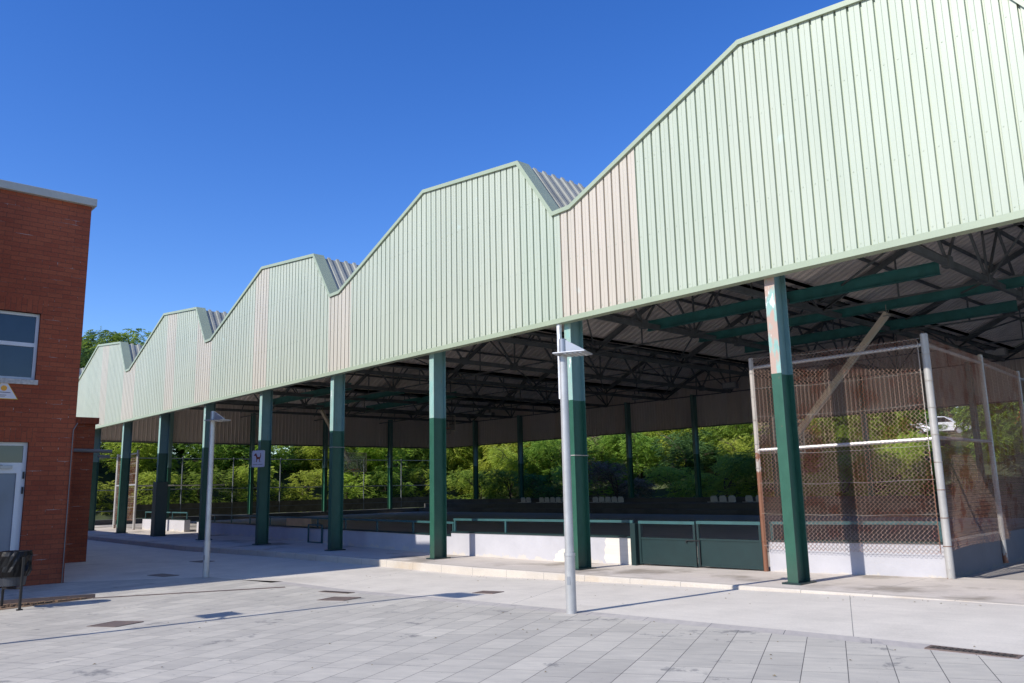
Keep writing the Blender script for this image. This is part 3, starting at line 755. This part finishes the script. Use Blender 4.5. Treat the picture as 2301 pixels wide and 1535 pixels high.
for xs_, lab in rows:
    for x in xs_:
        s = sp_ if first else copy_tree(sp_); first = False
        s.location = (x, 37.1, .76); s['label'] = lab

# ------------------------------------------------------------------ dog sign on the fifth column
sg = empty('dog_sign', (-24.25, 11.33, 2.78), 'white sign with a brown dog picture strapped to a green column', 'sign', rz=R(24))
m = MB(); w_, h_, r_ = .24, .26, .04; out = []
for cx_, cz_, a0 in ((w_-r_, h_-r_, 0), (-w_+r_, h_-r_, 90), (-w_+r_, -h_+r_, 180), (w_-r_, -h_+r_, 270)):
    out += [(cx_+r_*cos(R(a0+t)), cz_+r_*sin(R(a0+t))) for t in (0, 30, 60, 90)]
m.prism(out, -.015, .015); o = m.build('plate', 'signw', sg); o.rotation_euler = (R(90), 0, 0)
m = MB(); Z = -.019
def pol(pts): m.poly([(x, Z, z) for x, z in pts])
pol([(-.13, .14), (-.16, .13), (-.165, .10), (-.10, .095), (-.075, .03), (-.09, .15)]); pol([(-.12, .165), (-.07, .17), (-.06, .12), (-.11, .12)])
pol([(-.09, .12), (-.055, .13), (-.02, .055), (.06, .055), (.085, .09), (.09, .13), (.085, .18), (.105, .17), (.115, .10), (.095, .02), (.04, -.01), (-.03, -.02), (-.07, .02)])
pol([(-.065, .02), (-.03, .0), (-.045, -.10), (-.075, -.10), (-.065, -.05)]); pol([(.04, .01), (.085, .02), (.07, -.05), (.085, -.10), (.055, -.10), (.05, -.04)])
pol([(-.09, -.06), (-.085, -.055), (-.13, -.10), (-.135, -.095)]); pol([(.085, -.055), (.09, -.06), (.135, -.10), (.13, -.105)])
m.build('dog_picture', 'dog', sg)
m = MB(); m.box(-.20, -.0195, -.185, -.02, -.016, -.172); m.box(.0, -.0195, -.185, .18, -.016, -.172); m.build('caption_line', 'pvc', sg)
m = MB(); [m.box(-.34, .02, z-.006, -.1, .03, z+.006) for z in (.17, -.2)]; m.build('strap', 'wire', sg)
for x, z in ((-19.95, 2.92), (-10.85, 2.30)):
    m = MB(); a, b_ = .095, .38
    m.tube([(x-a, 11.41, z), (x+a, 11.41, z), (x+a, 11.41+b_, z), (x-a, 11.41+b_, z), (x-a, 11.41, z)], .009, 5); 
    tag(m.build('wire_tie', 'wire'), 'thin pale wire tied round the column ' + ('second from the cage' if x > -15 else 'right of the dog sign column'), 'wire')
wb = MB(); wb.box(-11.02, 11.30, 3.40, -10.945, 11.36, 5.0); tag(wb.build('white_plank', plain('peeling_white_board', (.62, .63, .64), .8, var=.5, scale=6, stretch=(4, 4, 1.2))), 'peeling white board fixed to the column behind the nearer lamp post', 'board')

# ------------------------------------------------------------------ lamp posts
def lamp_post(x, y, z, rz, label, h=3.42):
    o = empty('lamp_post', (x, y, z), label, 'lamp post', 'galvanised lamp posts on the plaza', rz)
    m = MB(); m.tube([(0, 0, -.02), (0, 0, .70)], .067, 24); m.tube([(0, 0, .70), (0, 0, .735)], [.073, .073], 24); m.build('base_sleeve', 'galv', o, smooth=False)
    m = MB(); m.tube([(0, 0, .735), (0, 0, h-.14)], [.058, .053], 24); m.build('pole', 'galv', o)
    m = MB(); m.box(-.02, -.069, .35, .02, -.064, .45); m.build('hatch', 'lamp', o)
    m = MB(); m.tube([(0, 0, h-.14), (0, 0, h+.075)], [.050, .050], 24); m.build('collar', 'lamp', o)
    m = MB(); m.box(-.09, -.17, h-.14, .36, .17, h-.12); m.build('lamp_head', 'lamp', o, bevel=.008)
    m = MB(); m.prism([(.0, -.02), (.32, -.02), (.32, .02), (.0, .02)], h-.119, h-.10); m.poly([(.0, -.02, h-.10), (.32, -.02, h-.10), (.05, -.02, h+.06), (0, -.02, h+.06)]); m.poly([(.0, .02, h-.10), (0, .02, h+.06), (.05, .02, h+.06), (.32, .02, h-.10)]); m.quad((.05, -.02, h+.06), (.32, -.02, h-.10), (.32, .02, h-.10), (.05, .02, h+.06)); m.build('head_fin', 'lamp', o)
    m = MB()
    for i in range(4):
        for j in range(6): m.box(.06+.07*i, -.15+.05*j, h-.150, .10+.07*i, -.12+.05*j, h-.141)
    m.build('led_array', 'lens', o)
    return o
lamp_post(-7.36, 7.65, hp(-7.36), R(24), 'nearer grey steel lamp post standing in the sunlit concrete before the second column')
lamp_post(-17.42, 7.06, 0, R(24), 'farther grey steel lamp post in the shade right of the brick building')
# a taller two-headed post beyond the left edge of the picture; its shadow crosses the paving
tl = empty('tall_lamp_post', (-11.55, .55, 0), 'tall grey lamp post with two flat heads, its shadow crossing the paving', 'lamp post')
m = MB(); m.tube([(0, 0, 0), (0, 0, 5.75)], .055, 16); m.build('pole', 'galv', tl)
m = MB(); m.box(.05, -.25, 5.66, .7, .25, 5.70); m.build('lamp_head', 'lamp', tl)
m = MB(); m.box(-.75, -.25, 3.2, -.25, .25, 3.24); m.bar((0, 0, 3.1), (-.3, 0, 3.22), .03); m.build('lamp_head', 'lamp', tl)

# ------------------------------------------------------------------ brick building
BX = -18.82
bb = empty('brick_building', (BX, 4.7, 0), 'red brick building with stone coping, window and glazed door at the left edge', 'building')
def L3(x, y, z): return (x-BX, y-4.7, z)
def lbox(m, x0, y0, z0, x1, y1, z1): m.box(x0-BX, y0-4.7, z0, x1-BX, y1-4.7, z1)
wl = MB()
yW0, yW1, zW0, zW1 = .9, 3.89, 4.10, 5.50; yD0, yD1, zD1 = 2.5, 3.87, 2.83
YN = -14.
# main block with real openings
lbox(wl, -35.5, YN, -.1, BX-.30, 4.70, 8.03)
for (a, b_, c_, d_) in ((YN, -.1, yD0, zW0), (yD0, zD1, yD1, zW0), (yD1, -.1, 4.70, zW0), (YN, zW0, yW0, zW1), (yW1, zW0, 4.70, zW1), (YN, zW1, 4.70, 8.03)):
    lbox(wl, BX-.30+.001, a, b_, BX, c_, d_)
wl.build('wall', 'brick', bb)
wg = MB(); lbox(wg, BX+.002, -14, -.1, -17.40, 2.15, 8.0); wg.build('unseen_shadow_wing', 'brick', bb)  # wing added out of view so that its shadow edge crosses the plaza
cpg = MB(); lbox(cpg, -35.6, YN, 8.03, BX+.10, 4.78, 8.20); cpg.build('coping', 'coping', bb, bevel=.008)
for (a, b_, z0) in ((yW0-.0, yW1+.12, zW1), (yD0, yD1+.12, zD1)):
    m = MB(); lbox(m, BX-.10, a, z0, BX+.004, b_, z0+.29); m.build('lintel', 'soldier', bb)
m = MB(); lbox(m, BX-.15, yW0, zW0-.10, BX+.05, yW1+.04, zW0); m.build('sill', 'sill', bb, bevel=.006)
def lined(m, y0, z0, y1, z1, t=.06, d0=.16, d1=.10): 
    lbox(m, BX-d0, y0, z0, BX-d1, y0+t, z1); lbox(m, BX-d0, y1-t, z0, BX-d1, y1, z1); lbox(m, BX-d0, y0+t, z0, BX-d1, y1-t, z0+t); lbox(m, BX-d0, y0+t, z1-t, BX-d1, y1-t, z1)
w_o = MB(); lined(w_o, yW0, zW0, yW1, zW1); lbox(w_o, BX-.155, yW0+.06, 4.80, BX-.095, yW1-.06, 4.88); lbox(w_o, BX-.158, 2.36, zW0+.06, BX-.098, 2.44, zW1-.06)
wf_ = w_o.build('window', 'white', bb)
m = MB(); lbox(m, BX-.135, yW0+.05, zW0+.05, BX-.125, yW1-.05, zW1-.05); m.build('pane', 'glass', wf_)
m = MB(); lbox(m, BX-.299, yW0, zW0, BX-.20, yW1, zW1); m.build('blind', 'ink', wf_)
d_o = MB(); lined(d_o, yD0, 0.02, yD1, zD1, .07); lbox(d_o, BX-.155, yD0+.07, 2.30, BX-.085, yD1-.07, 2.42)
dr_ = d_o.build('door', 'white', bb)
m = MB(); lined(m, yD0+.07, .05, yD1-.07, 2.30, .09, .15, .08); m.build('door_leaf', 'white', dr_)
m = MB(); lbox(m, BX-.125, yD0+.15, .13, BX-.115, yD1-.15, 2.22); m.build('pane', 'doorglass', dr_)
m = MB(); lbox(m, BX-.135, yD0+.07, 2.42, BX-.125, yD1-.07, zD1-.06); m.build('fanlight', 'glass', dr_)
m = MB(); lbox(m, BX-.08, 3.35, 2.30, BX-.03, 3.62, 2.36); m.bar(L3(BX-.04, 3.45, 2.36), L3(BX+.02, 3.32, 2.38), .015); m.build('door_closer', 'lamp', dr_)
for z in (.5, 2.1, 1.8): m = MB(); lbox(m, BX-.09, yD1-.05, z, BX-.065, yD1-.02, z+.14); m.build('hinge', 'black', dr_)
pp_ = MB(); pp_.tube([L3(BX+.03, 4.66, .0), L3(BX+.03, 4.66, 3.1), L3(BX+.0, 4.74, 3.25)], .010, 8); pp_.build('conduit', 'pvc', bb)
# lower wing behind
lw = empty('brick_annex', (-24.4, 6.6, 0), 'lower red brick annex with projecting soldier course behind the main brick building', 'building')
m = MB(); m.box(-19.5, -1.9, -.1, 0, 0, 3.70); m.build('wall', 'brick', lw)
m = MB(); m.box(-19.6, -1.95, 3.70, .10, .06, 3.87); m.build('coping', 'soldier', lw)
m = MB(); m.tube([(.06, -1.0, 2.98), (.06, .45, 2.95)], .05, 10); m.tube([(.06, .1, 2.82), (.06, .38, 2.81)], .035, 8); m.tube([(.06, .38, 2.81), (.06, .40, 2.81)], .04, 8); m.build('pipe', 'pvc', lw)
# alarm sign
at_ = empty('alarm_sign', (BX+.006, 3.34, 3.84), 'white triangular alarm sign with yellow edge on the brick wall under the window', 'sign')
def tri(m, s, dx, zoff=0):
    A = [(-.26*s, -.155*s+zoff), (.26*s, -.155*s+zoff), (0, .27*s+zoff)]
    i = len(m.v); m.v += [(0, y, z) for y, z in A]+[(dx, y, z) for y, z in A]; m.f += [(i, i+2, i+1), (i+3, i+4, i+5), (i, i+1, i+4, i+3), (i+1, i+2, i+5, i+4), (i+2, i, i+3, i+5)]; m.fa += [0]*5
m = MB(); tri(m, 1, .008); m.build('edge_plate', 'yellow', at_)
m = MB(); tri(m, .93, .012); m.build('face_plate', 'signw', at_)
m = MB(); m.tube([(.010, 0, .06), (.017, 0, .06)], .055, 20); m.build('emblem', 'symbol', at_)
m = MB(); m.box(.012, -.14, -.03, .015, .12, -.018); m.box(.012, -.15, -.085, .015, .05, -.075); m.box(.012, -.15, -.11, .015, .03, -.103); m.build('print_lines', 'ink', at_)

# ------------------------------------------------------------------ litter bin at the left edge
lb = empty('litter_bin', (-15.15, 3.05, 0), 'black litter bin with plastic bag on a steel stand beside the brick building', 'litter bin', rz=R(12))
for sx_ in (-.31, .31):
    m = MB(); m.bar((sx_, 0, 0), (sx_, 0, .80), .035, .03); m.bar((sx_, -.04, .01), (sx_, .04, .01), .05, .02); m.build('leg', 'black', lb)
m = MB(); m.bar((-.31, 0, .30), (.31, 0, .33), .03); m.build('crossbar', 'black', lb)
m = MB()
def ring(z, r, n=28, j=0): return [(r*cos(2*pi*k/n)*(1+rj.uniform(-j, j)), r*.9*sin(2*pi*k/n)*(1+rj.uniform(-j, j)), z) for k in range(n)]
def loft(m, rings):
    n = len(rings[0]); i0 = len(m.v)
    for r in rings: m.v += r
    for a in range(len(rings)-1):
        for k in range(n): m.f.append((i0+a*n+k, i0+a*n+(k+1) % n, i0+(a+1)*n+(k+1) % n, i0+(a+1)*n+k)); m.fa.append(0)
loft(m, [ring(.36, .01), ring(.36, .19), ring(.55, .215), ring(.80, .235)]); m.build('basket', plain('dark_bin_plastic', (.035, .04, .05), .45), lb)
m = MB(); loft(m, [ring(.50, .235, 40, .05), ring(.58, .262, 40, .08), ring(.66, .258, 40, .08), ring(.74, .268, 40, .08), ring(.82, .268, 40, .07), ring(.885, .25, 40, .04), ring(.87, .20, 40, .05), ring(.70, .17, 40, .08)])
m.build('bag', plain('glossy_black_bag', (.006, .006, .007), .4, var=.2, scale=2.5, bump=1., spec=.25), lb)

# ------------------------------------------------------------------ covers, drains and the gravel pit
def cover(x, y, lx, ly, rz, label, name='manhole_cover', cells=None):
    z = hp(x); o = empty(name, (x, y, z+.002), label, 'manhole cover' if name == 'manhole_cover' else 'drain', 'iron covers in the plaza', rz)
    o.rotation_euler = (0, -.0255 if -13 < x < -4 else 0, rz)
    f = MB(); t = .03
    f.box(-lx/2, -ly/2, -.01, lx/2, -ly/2+t, .006); f.box(-lx/2, ly/2-t, -.01, lx/2, ly/2, .006); f.box(-lx/2, -ly/2+t, -.01, -lx/2+t, ly/2-t, .006); f.box(lx/2-t, -ly/2+t, -.01, lx/2, ly/2-t, .006)
    f.build('rim', 'iron', o)
    m = MB()
    if cells:
        nx, ny = cells; m.box(-lx/2+t, -ly/2+t, 0, lx/2-t, ly/2-t, .0035); m.build('pit', 'recess_shade', o)  # thin black sheet, the shade of the drain recess put into its colour
        m = MB(); W_, H_ = lx-2*t, ly-2*t; bw = min(W_/nx, H_/ny)*.32
        for i in range(1, nx): m.box(-W_/2+W_*i/nx-bw/2, -H_/2, .0035, -W_/2+W_*i/nx+bw/2, H_/2, .008)
        for j in range(1, ny): m.box(-W_/2, -H_/2+H_*j/ny-bw/2, .0035, W_/2, -H_/2+H_*j/ny+bw/2, .0085)
        m.build('grate', 'darkiron', o)
    else:
        m.box(-lx/2+t+.004, -ly/2+t+.004, -.008, lx/2-t-.004, ly/2-t-.004, .004); m.build('plate', 'iron', o)
cover(-11.95, 3.65, .52, .46, R(25), 'rusty square cover in the grey paving crossed by the long lamp shadow')
cover(-11.75, 6.92, .55, .42, R(20), 'brown square cover at the edge of the grey paving, nearer of two')
cover(-12.75, 7.45, .80, .16, R(8), 'narrow iron drain grate at the edge of the grey paving', 'drain_grate', (14, 2))
cover(-10.22, 8.72, .42, .30, R(12), 'small cover in the pale concrete where a lamp head shadow falls')
cover(-2.74, 7.74, .72, .17, R(3), 'cast iron drain grate with two rows of holes at the lower right', 'drain_grate', (13, 2))
cover(-18.6, 6.6, .7, .35, R(10), 'dark cover in the shaded concrete left of the farther lamp post')
cover(-21.5, 8.6, .55, .4, R(10), 'dark cover in the shaded concrete before the raised platform')
sd = MB(); sd.bar((-15.5, 4.35, .004), (-14.24, 7.25, .006), .07, .012)
o = sd.build('slot_drain', 'iron'); tag(o, 'long thin slot drain running across the paving from the gravel pit', 'drain')
m = MB(); m.poly([(-15.55, 4.38, .005), (-15.48, 4.3, .005), (-15.12, 2.9, .005), (-14.8, 1.4, .005), (-16.1, 1.4, .005), (-15.95, 2.9, .005)]); tag(m.build('gravel_pit', 'gravel'), kind='structure')
m = MB(); m.bar((-15.57, 4.40, .03), (-15.97, 2.9, .03), .02, .07); m.bar((-15.97, 2.9, .03), (-16.12, 1.4, .03), .02, .07); tag(m.build('pit_shadow_strip', 'iron'), 'raised strip added along the gravel pit to cast a step shadow', 'edging')  # added upstand; its small shadow stands in for the step into the pit
pb = MB()
for _ in range(380):
    y = rj.uniform(1.5, 4.25); t = (4.35-y)/2.95; x = -15.52 + rj.uniform(-.36, .36)*t + .02; s = rj.uniform(.010, .024)
    pb.box(x-s, y-s, .004, x+s, y+s*.8, .008+s)
tag(pb.build('gravel', 'gravel'), 'loose brown gravel in the pit behind the litter bin', 'gravel', kind='stuff')

lf = MB()
for _ in range(150):
    x = rj.uniform(-15, -2); y = rj.uniform(2.2, 10.5) if rj.random() < .6 else rj.gauss(10.55, .12); y = min(y, kerb_y(x)-.03); s = rj.uniform(.008, .022); a = rj.uniform(0, 6.28); z = hp(x)+.004
    c_, s_ = cos(a)*s, sin(a)*s
    lf.quad((x-c_, y-s_, z), (x+s_*.5, y-c_*.5, z+.006), (x+c_, y+s_, z+.002), (x-s_*.5, y+c_*.5, z+.008))
tag(lf.build('fallen_leaves', plain('dry_leaf_litter', (.22, .17, .08), .8, var=.5, scale=4)), 'small dry leaves scattered on the plaza', 'leaves', kind='stuff')

# ------------------------------------------------------------------ trees and bushes
def foliage(rx, ry, rz_, z0, n, seed, size=.5, leaflets=9, droop=.35, lumps=9, thin=.42):
    """crown of many compound leaves spread through a lumpy volume"""
    rr = random.Random(seed); mb = MB()
    bl = [(Vector((0, 0, z0)), 1.0)]
    bl = []
    for k in range(lumps):
        a = rr.uniform(0, 2*pi); q = rr.uniform(.15, .75); h = rr.uniform(-.75, .8)
        bl.append((Vector((rx*q*cos(a), ry*q*sin(a), z0+rz_*h)), rr.uniform(.28, .48)))
    for k in range(n):
        c, s = rr.choice(bl)
        d = Vector((rr.gauss(0, 1), rr.gauss(0, 1), rr.gauss(0, 1))).normalized(); rad = s*rr.uniform(.45, 1.0)**.5*(1+.28*noise.noise(d*2.1+c))
        p = c + Vector((d.x*rx*rad, d.y*ry*rad, d.z*rz_*rad))
        ax = Vector((d.x+rr.uniform(-.6, .6), d.y+rr.uniform(-.6, .6), rr.uniform(-.35, .5)-droop*.3)).normalized()
        sd_ = ax.cross(Vector((0, 0, 1))).normalized(); sz = size*rr.uniform(.6, 1.2); sh0 = rr.random()*.6
        for j in range(leaflets):
            t = (j+.5)/leaflets; side_ = 1 if j % 2 else -1
            b = p + ax*sz*t + Vector((0, 0, -droop*sz*t*t)); tip = b + (sd_*side_*.75 + ax*.45 + Vector((0, 0, -.35-rr.random()*.35)))*sz*thin*(1-.4*abs(t-.5))
            wv = ax*sz*.10
            mid = (b+tip)/2 + Vector((0, 0, sz*.03)); mb.quad(b, mid+wv, tip, mid-wv, min(1, max(0, sh0+rr.uniform(0, .4))))
    return mb
def trunk(h, r, seed, rx, n=5, z1=None):
    rr = random.Random(seed); mb = MB(); pts = []; x = y = 0
    for k in range(7): pts.append((x, y, -.3+(h+.3)*k/6)); x += rr.uniform(-.12, .12)*h/6; y += rr.uniform(-.12, .12)*h/6
    mb.tube(pts, [r*(1-.10*k) for k in range(7)], 9)
    for k in range(n):
        b = Vector(pts[rr.choice((3, 4, 5, 6))]); a = rr.uniform(0, 2*pi); L = rx*rr.uniform(.5, .95)
        e = b+Vector((cos(a)*L, sin(a)*L, L*rr.uniform(.4, 1.1))); m_ = (b+e)/2+Vector((rr.uniform(-.15, .15), rr.uniform(-.15, .15), .15*L))
        mb.tube([b, m_, e], [r*.45, r*.28, r*.08], 6)
        for q in range(2):
            e2 = m_ + Vector((rr.uniform(-1, 1), rr.uniform(-1, 1), rr.uniform(.2, 1)))*L*.5; mb.tube([m_, e2], [r*.2, r*.05], 5)
    return mb
protos = {}
for nm, (rx, ry, rz_, z0, n, seed, size, lf, dr2, lump) in dict(
        a=(3.0, 3.0, 3.6, 3.4, 4200, 11, .72, 9, .5, 20), b=(3.4, 3.4, 4.0, 3.9, 4600, 23, .72, 9, .45, 22),
        c=(2.6, 2.6, 2.3, 2.2, 1900, 37, .42, 8, .3, 12), d=(2.4, 2.4, 1.7, 1.2, 1500, 51, .36, 8, .3, 10),
        e=(4.2, 4.2, 4.4, 9.0, 5200, 71, .60, 9, .5, 18)).items():
    protos[nm] = (foliage(rx, ry, rz_, z0, n, seed, size, lf, dr2, lump), trunk(z0+rz_*.2, .06+.022*z0, seed+1, rx))
meshes = {}
def tree(x, y, kind, mat, label, group, s=1., rz=0., name='tree', sz=None):
    key = (kind, mat)
    if key not in meshes: meshes[key] = (protos[kind][0].mesh('crown', mat, 'shade'), None)
    if (kind, 'tr') not in meshes: meshes[(kind, 'tr')] = protos[kind][1].mesh('trunk', 'bark')
    z = hill_z(x, y)-.05 if (x < -53 or y > 39) else 0
    o = empty(name, (x, y, z), label, 'tree' if name == 'tree' else 'bush', group, rz); o.scale = (s, s, sz or s)
    c = bpy.data.objects.new('crown', meshes[key][0]); col.objects.link(c); c.parent = o
    t = bpy.data.objects.new('trunk' if name == 'tree' else 'stems', meshes[(kind, 'tr')]); col.objects.link(t); t.parent = o
    return o
GL = 'leafy trees beyond the left end of the court'; GB = 'bushes and small trees on the bank behind the far side'
LL = []
for k in range(9): LL.append((-56.0, 10.5+3.9*k, 'd', .85, 'bush', 'low front row', k))
for k in range(8): LL.append((-58.8, 8.5+5.0*k, 'c', 1.05, 'bush', 'middle row', k))
for k in range(7): LL.append((-62.3, 8.0+6.2*k, 'a', .8, 'tree', 'upper row', k))
for (x, y, k_, s_, nm_, rw_, k) in LL:
    m_ = 'leafm' if (y < 14 or k % 4 == 3) else 'leafy'
    cue = 'behind the far cage' if y < 18 else ('left of the dog sign' if y < 26 else ('right of the dog sign' if y < 33 else 'at the far corner'))
    tree(x+rj.uniform(-.3, .3), y+rj.uniform(-.4, .4), k_, m_, ('yellow green' if m_ == 'leafy' else 'mid green')+f' {nm_} beyond the left end, {rw_}, {cue}', GL, s_*rj.uniform(.92, 1.1), rj.uniform(0, 6.28), nm_)
for i, (x, y, s_, m_, lab) in enumerate([(-68, 17.6, 1.1, 'leafd', 'tall tree above the hall roof nearest the brick building'), (-69, 21.4, 1.17, 'leafm', 'tall bright tree above the hall roof between its last two peaks'), (-72, 14.8, 1.1, 'leafd', 'tall dark tree beside the brick building above the hall roof'), (-70, 25.8, 1.08, 'leafm', 'tall tree half hidden by the second last roof peak')]):
    o = tree(x, y, 'e', m_, lab, 'tall trees rising above the hall roof', s_, i*1.7); o.location.z = 0
mix = ['leafm', 'leafy', 'leafd', 'leafm', 'leafb', 'leafm', 'leafy', 'leafy']
i = 0
for row, (yy, kk, n_, dx_, sc_) in enumerate(((43.0, 'd', 15, 4.0, 1.0), (46.0, 'c', 14, 4.4, 1.05), (50.0, 'c', 14, 4.6, 1.1), (54.5, 'a', 13, 5.4, .8))):
    rown = ('in the front row', 'in the second row', 'in the third row', 'in the top row')[row]
    for k in range(n_):
        x = -52+row*1.3+dx_*k+rj.uniform(-.8, .8); y = yy+rj.uniform(-.8, .8)
        if row >= 2 and x/y > -.42: continue
        sc2 = .62 if (row == 1 and x/y > -.42) else 1.
        m_ = mix[(i*5+row*3) % 8]; i += 1
        if row == 3 and m_ == 'leafb': m_ = 'leafy'
        
        tone = dict(leafd='dark green', leafm='mid green', leafb='dry straw coloured', leafy='yellow green')[m_]
        tree(x, y, kk, m_, f'{tone} bush on the bank behind the far side, {rown}', GB, sc2*sc_*rj.uniform(.85, 1.15), rj.uniform(0, 6.28), 'tree' if row == 3 else 'bush')
for x, y, lab in ((-9.5, 47, 'dark trunked tree seen through the side of the wire cage'), (-21.5, 47, 'tree seen through the front of the wire cage left of the white car'), (-11.5, 50, 'tree at the right seen through the cage side near the red car')):
    tree(x, y, 'b', 'leafm', lab, 'trees seen through the wire cage', .8, x, 'tree', 1.0)
# far tree belt above the road, and the corner behind the far left end
for k in range(21):
    x = -112+5.2*k+rj.uniform(-1, 1)
    tree(x, 73.5+rj.uniform(0, 3), 'b', ('leafm', 'leafd', 'leafm', 'leafy')[k % 4], 'tree in the belt beyond the upper road', 'trees beyond the upper road', rj.uniform(1.15, 1.4), k*2.)
for x, y in ((-58, 47), (-63, 50), (-53.5, 48.5), (-58, 53), (-68, 54), (-50, 53.5), (-64, 45.5)):
    tree(x, y, 'b', 'leafy' if x > -60 else 'leafm', 'tree filling the bank behind the far left corner of the court', 'trees behind the far left corner', rj.uniform(.8, .95), x, 'tree')
for k in range(9):
    x = -26.5+1.9*k
    tree(x, 57.2+rj.uniform(-.5, .3), 'd', ('leafd', 'leafm')[k % 2], 'low roadside bush in front of the cars', 'low bushes in front of the cars on the upper road', rj.uniform(.24, .34), k*1.3, 'bush')
for x, y, k_, sc_ in ((-15.6, 52, 'a', .6), (-12.2, 53, 'a', .75), (-10.3, 56, 'b', .7)):
    tree(x, y, k_, 'leafm', 'slim tree between the wire cage and the cars on the upper road', 'slim trees in front of the upper road', sc_, x, 'tree')

# ------------------------------------------------------------------ cars on the upper road
def car(x, y, z, mat, label, rz=0., van=False):
    o = empty('parked_car', (x, y, z), label, 'car' if not van else 'van', 'vehicles on the upper road', rz)
    if van: out = [(-2.3, .35), (2.3, .35), (2.35, 1.0), (1.9, 1.25), (1.4, 1.95), (-2.25, 2.0), (-2.35, 1.0)]
    else: out = [(-2.1, .32), (2.1, .32), (2.15, .62), (1.95, .80), (1.05, .92), (.45, 1.36), (-.9, 1.42), (-1.75, 1.0), (-2.1, .92), (-2.18, .6)]
    m = MB(); m.prism([(a, b) for a, b in out], -.85, .85); b = m.build('body', mat, o, bevel=.06); b.rotation_euler = (R(90), 0, 0)
    for sgn in (-1, 1):
        m = MB()
        q = [(.95, .95), (.42, 1.30), (-.85, 1.35), (-1.55, 1.0)] if not van else [(1.75, 1.25), (1.35, 1.8), (-.2, 1.85), (-.2, 1.25)]
        m.poly([(a, sgn*.86, z_) for a, z_ in q]); m.build('window', 'cargl', o)
        for wx in (-1.3, 1.3):
            m = MB(); m.tube([(wx, sgn*.70, .32), (wx, sgn*.88, .32)], .32, 18); wh = m.build('wheel', 'tyre', o)
            m = MB(); m.tube([(wx, sgn*.87, .32), (wx, sgn*.90, .32)], .19, 12); m.build('hubcap', 'lamp', wh)
    return o
car(-22.3, 62, 4.72, 'carw', 'white car on the upper road seen through the wire cage', R(8))
car(-15.3, 60.5, 4.72, 'carr', 'red car on the upper road at the right edge of the picture', R(4))
car(-22.2, 70.6, 5.9, 'carb', 'pale van parked beyond the upper road seen through the cage side', R(80), True)
tag(sc.objects['sun'], kind='helper') if False else None
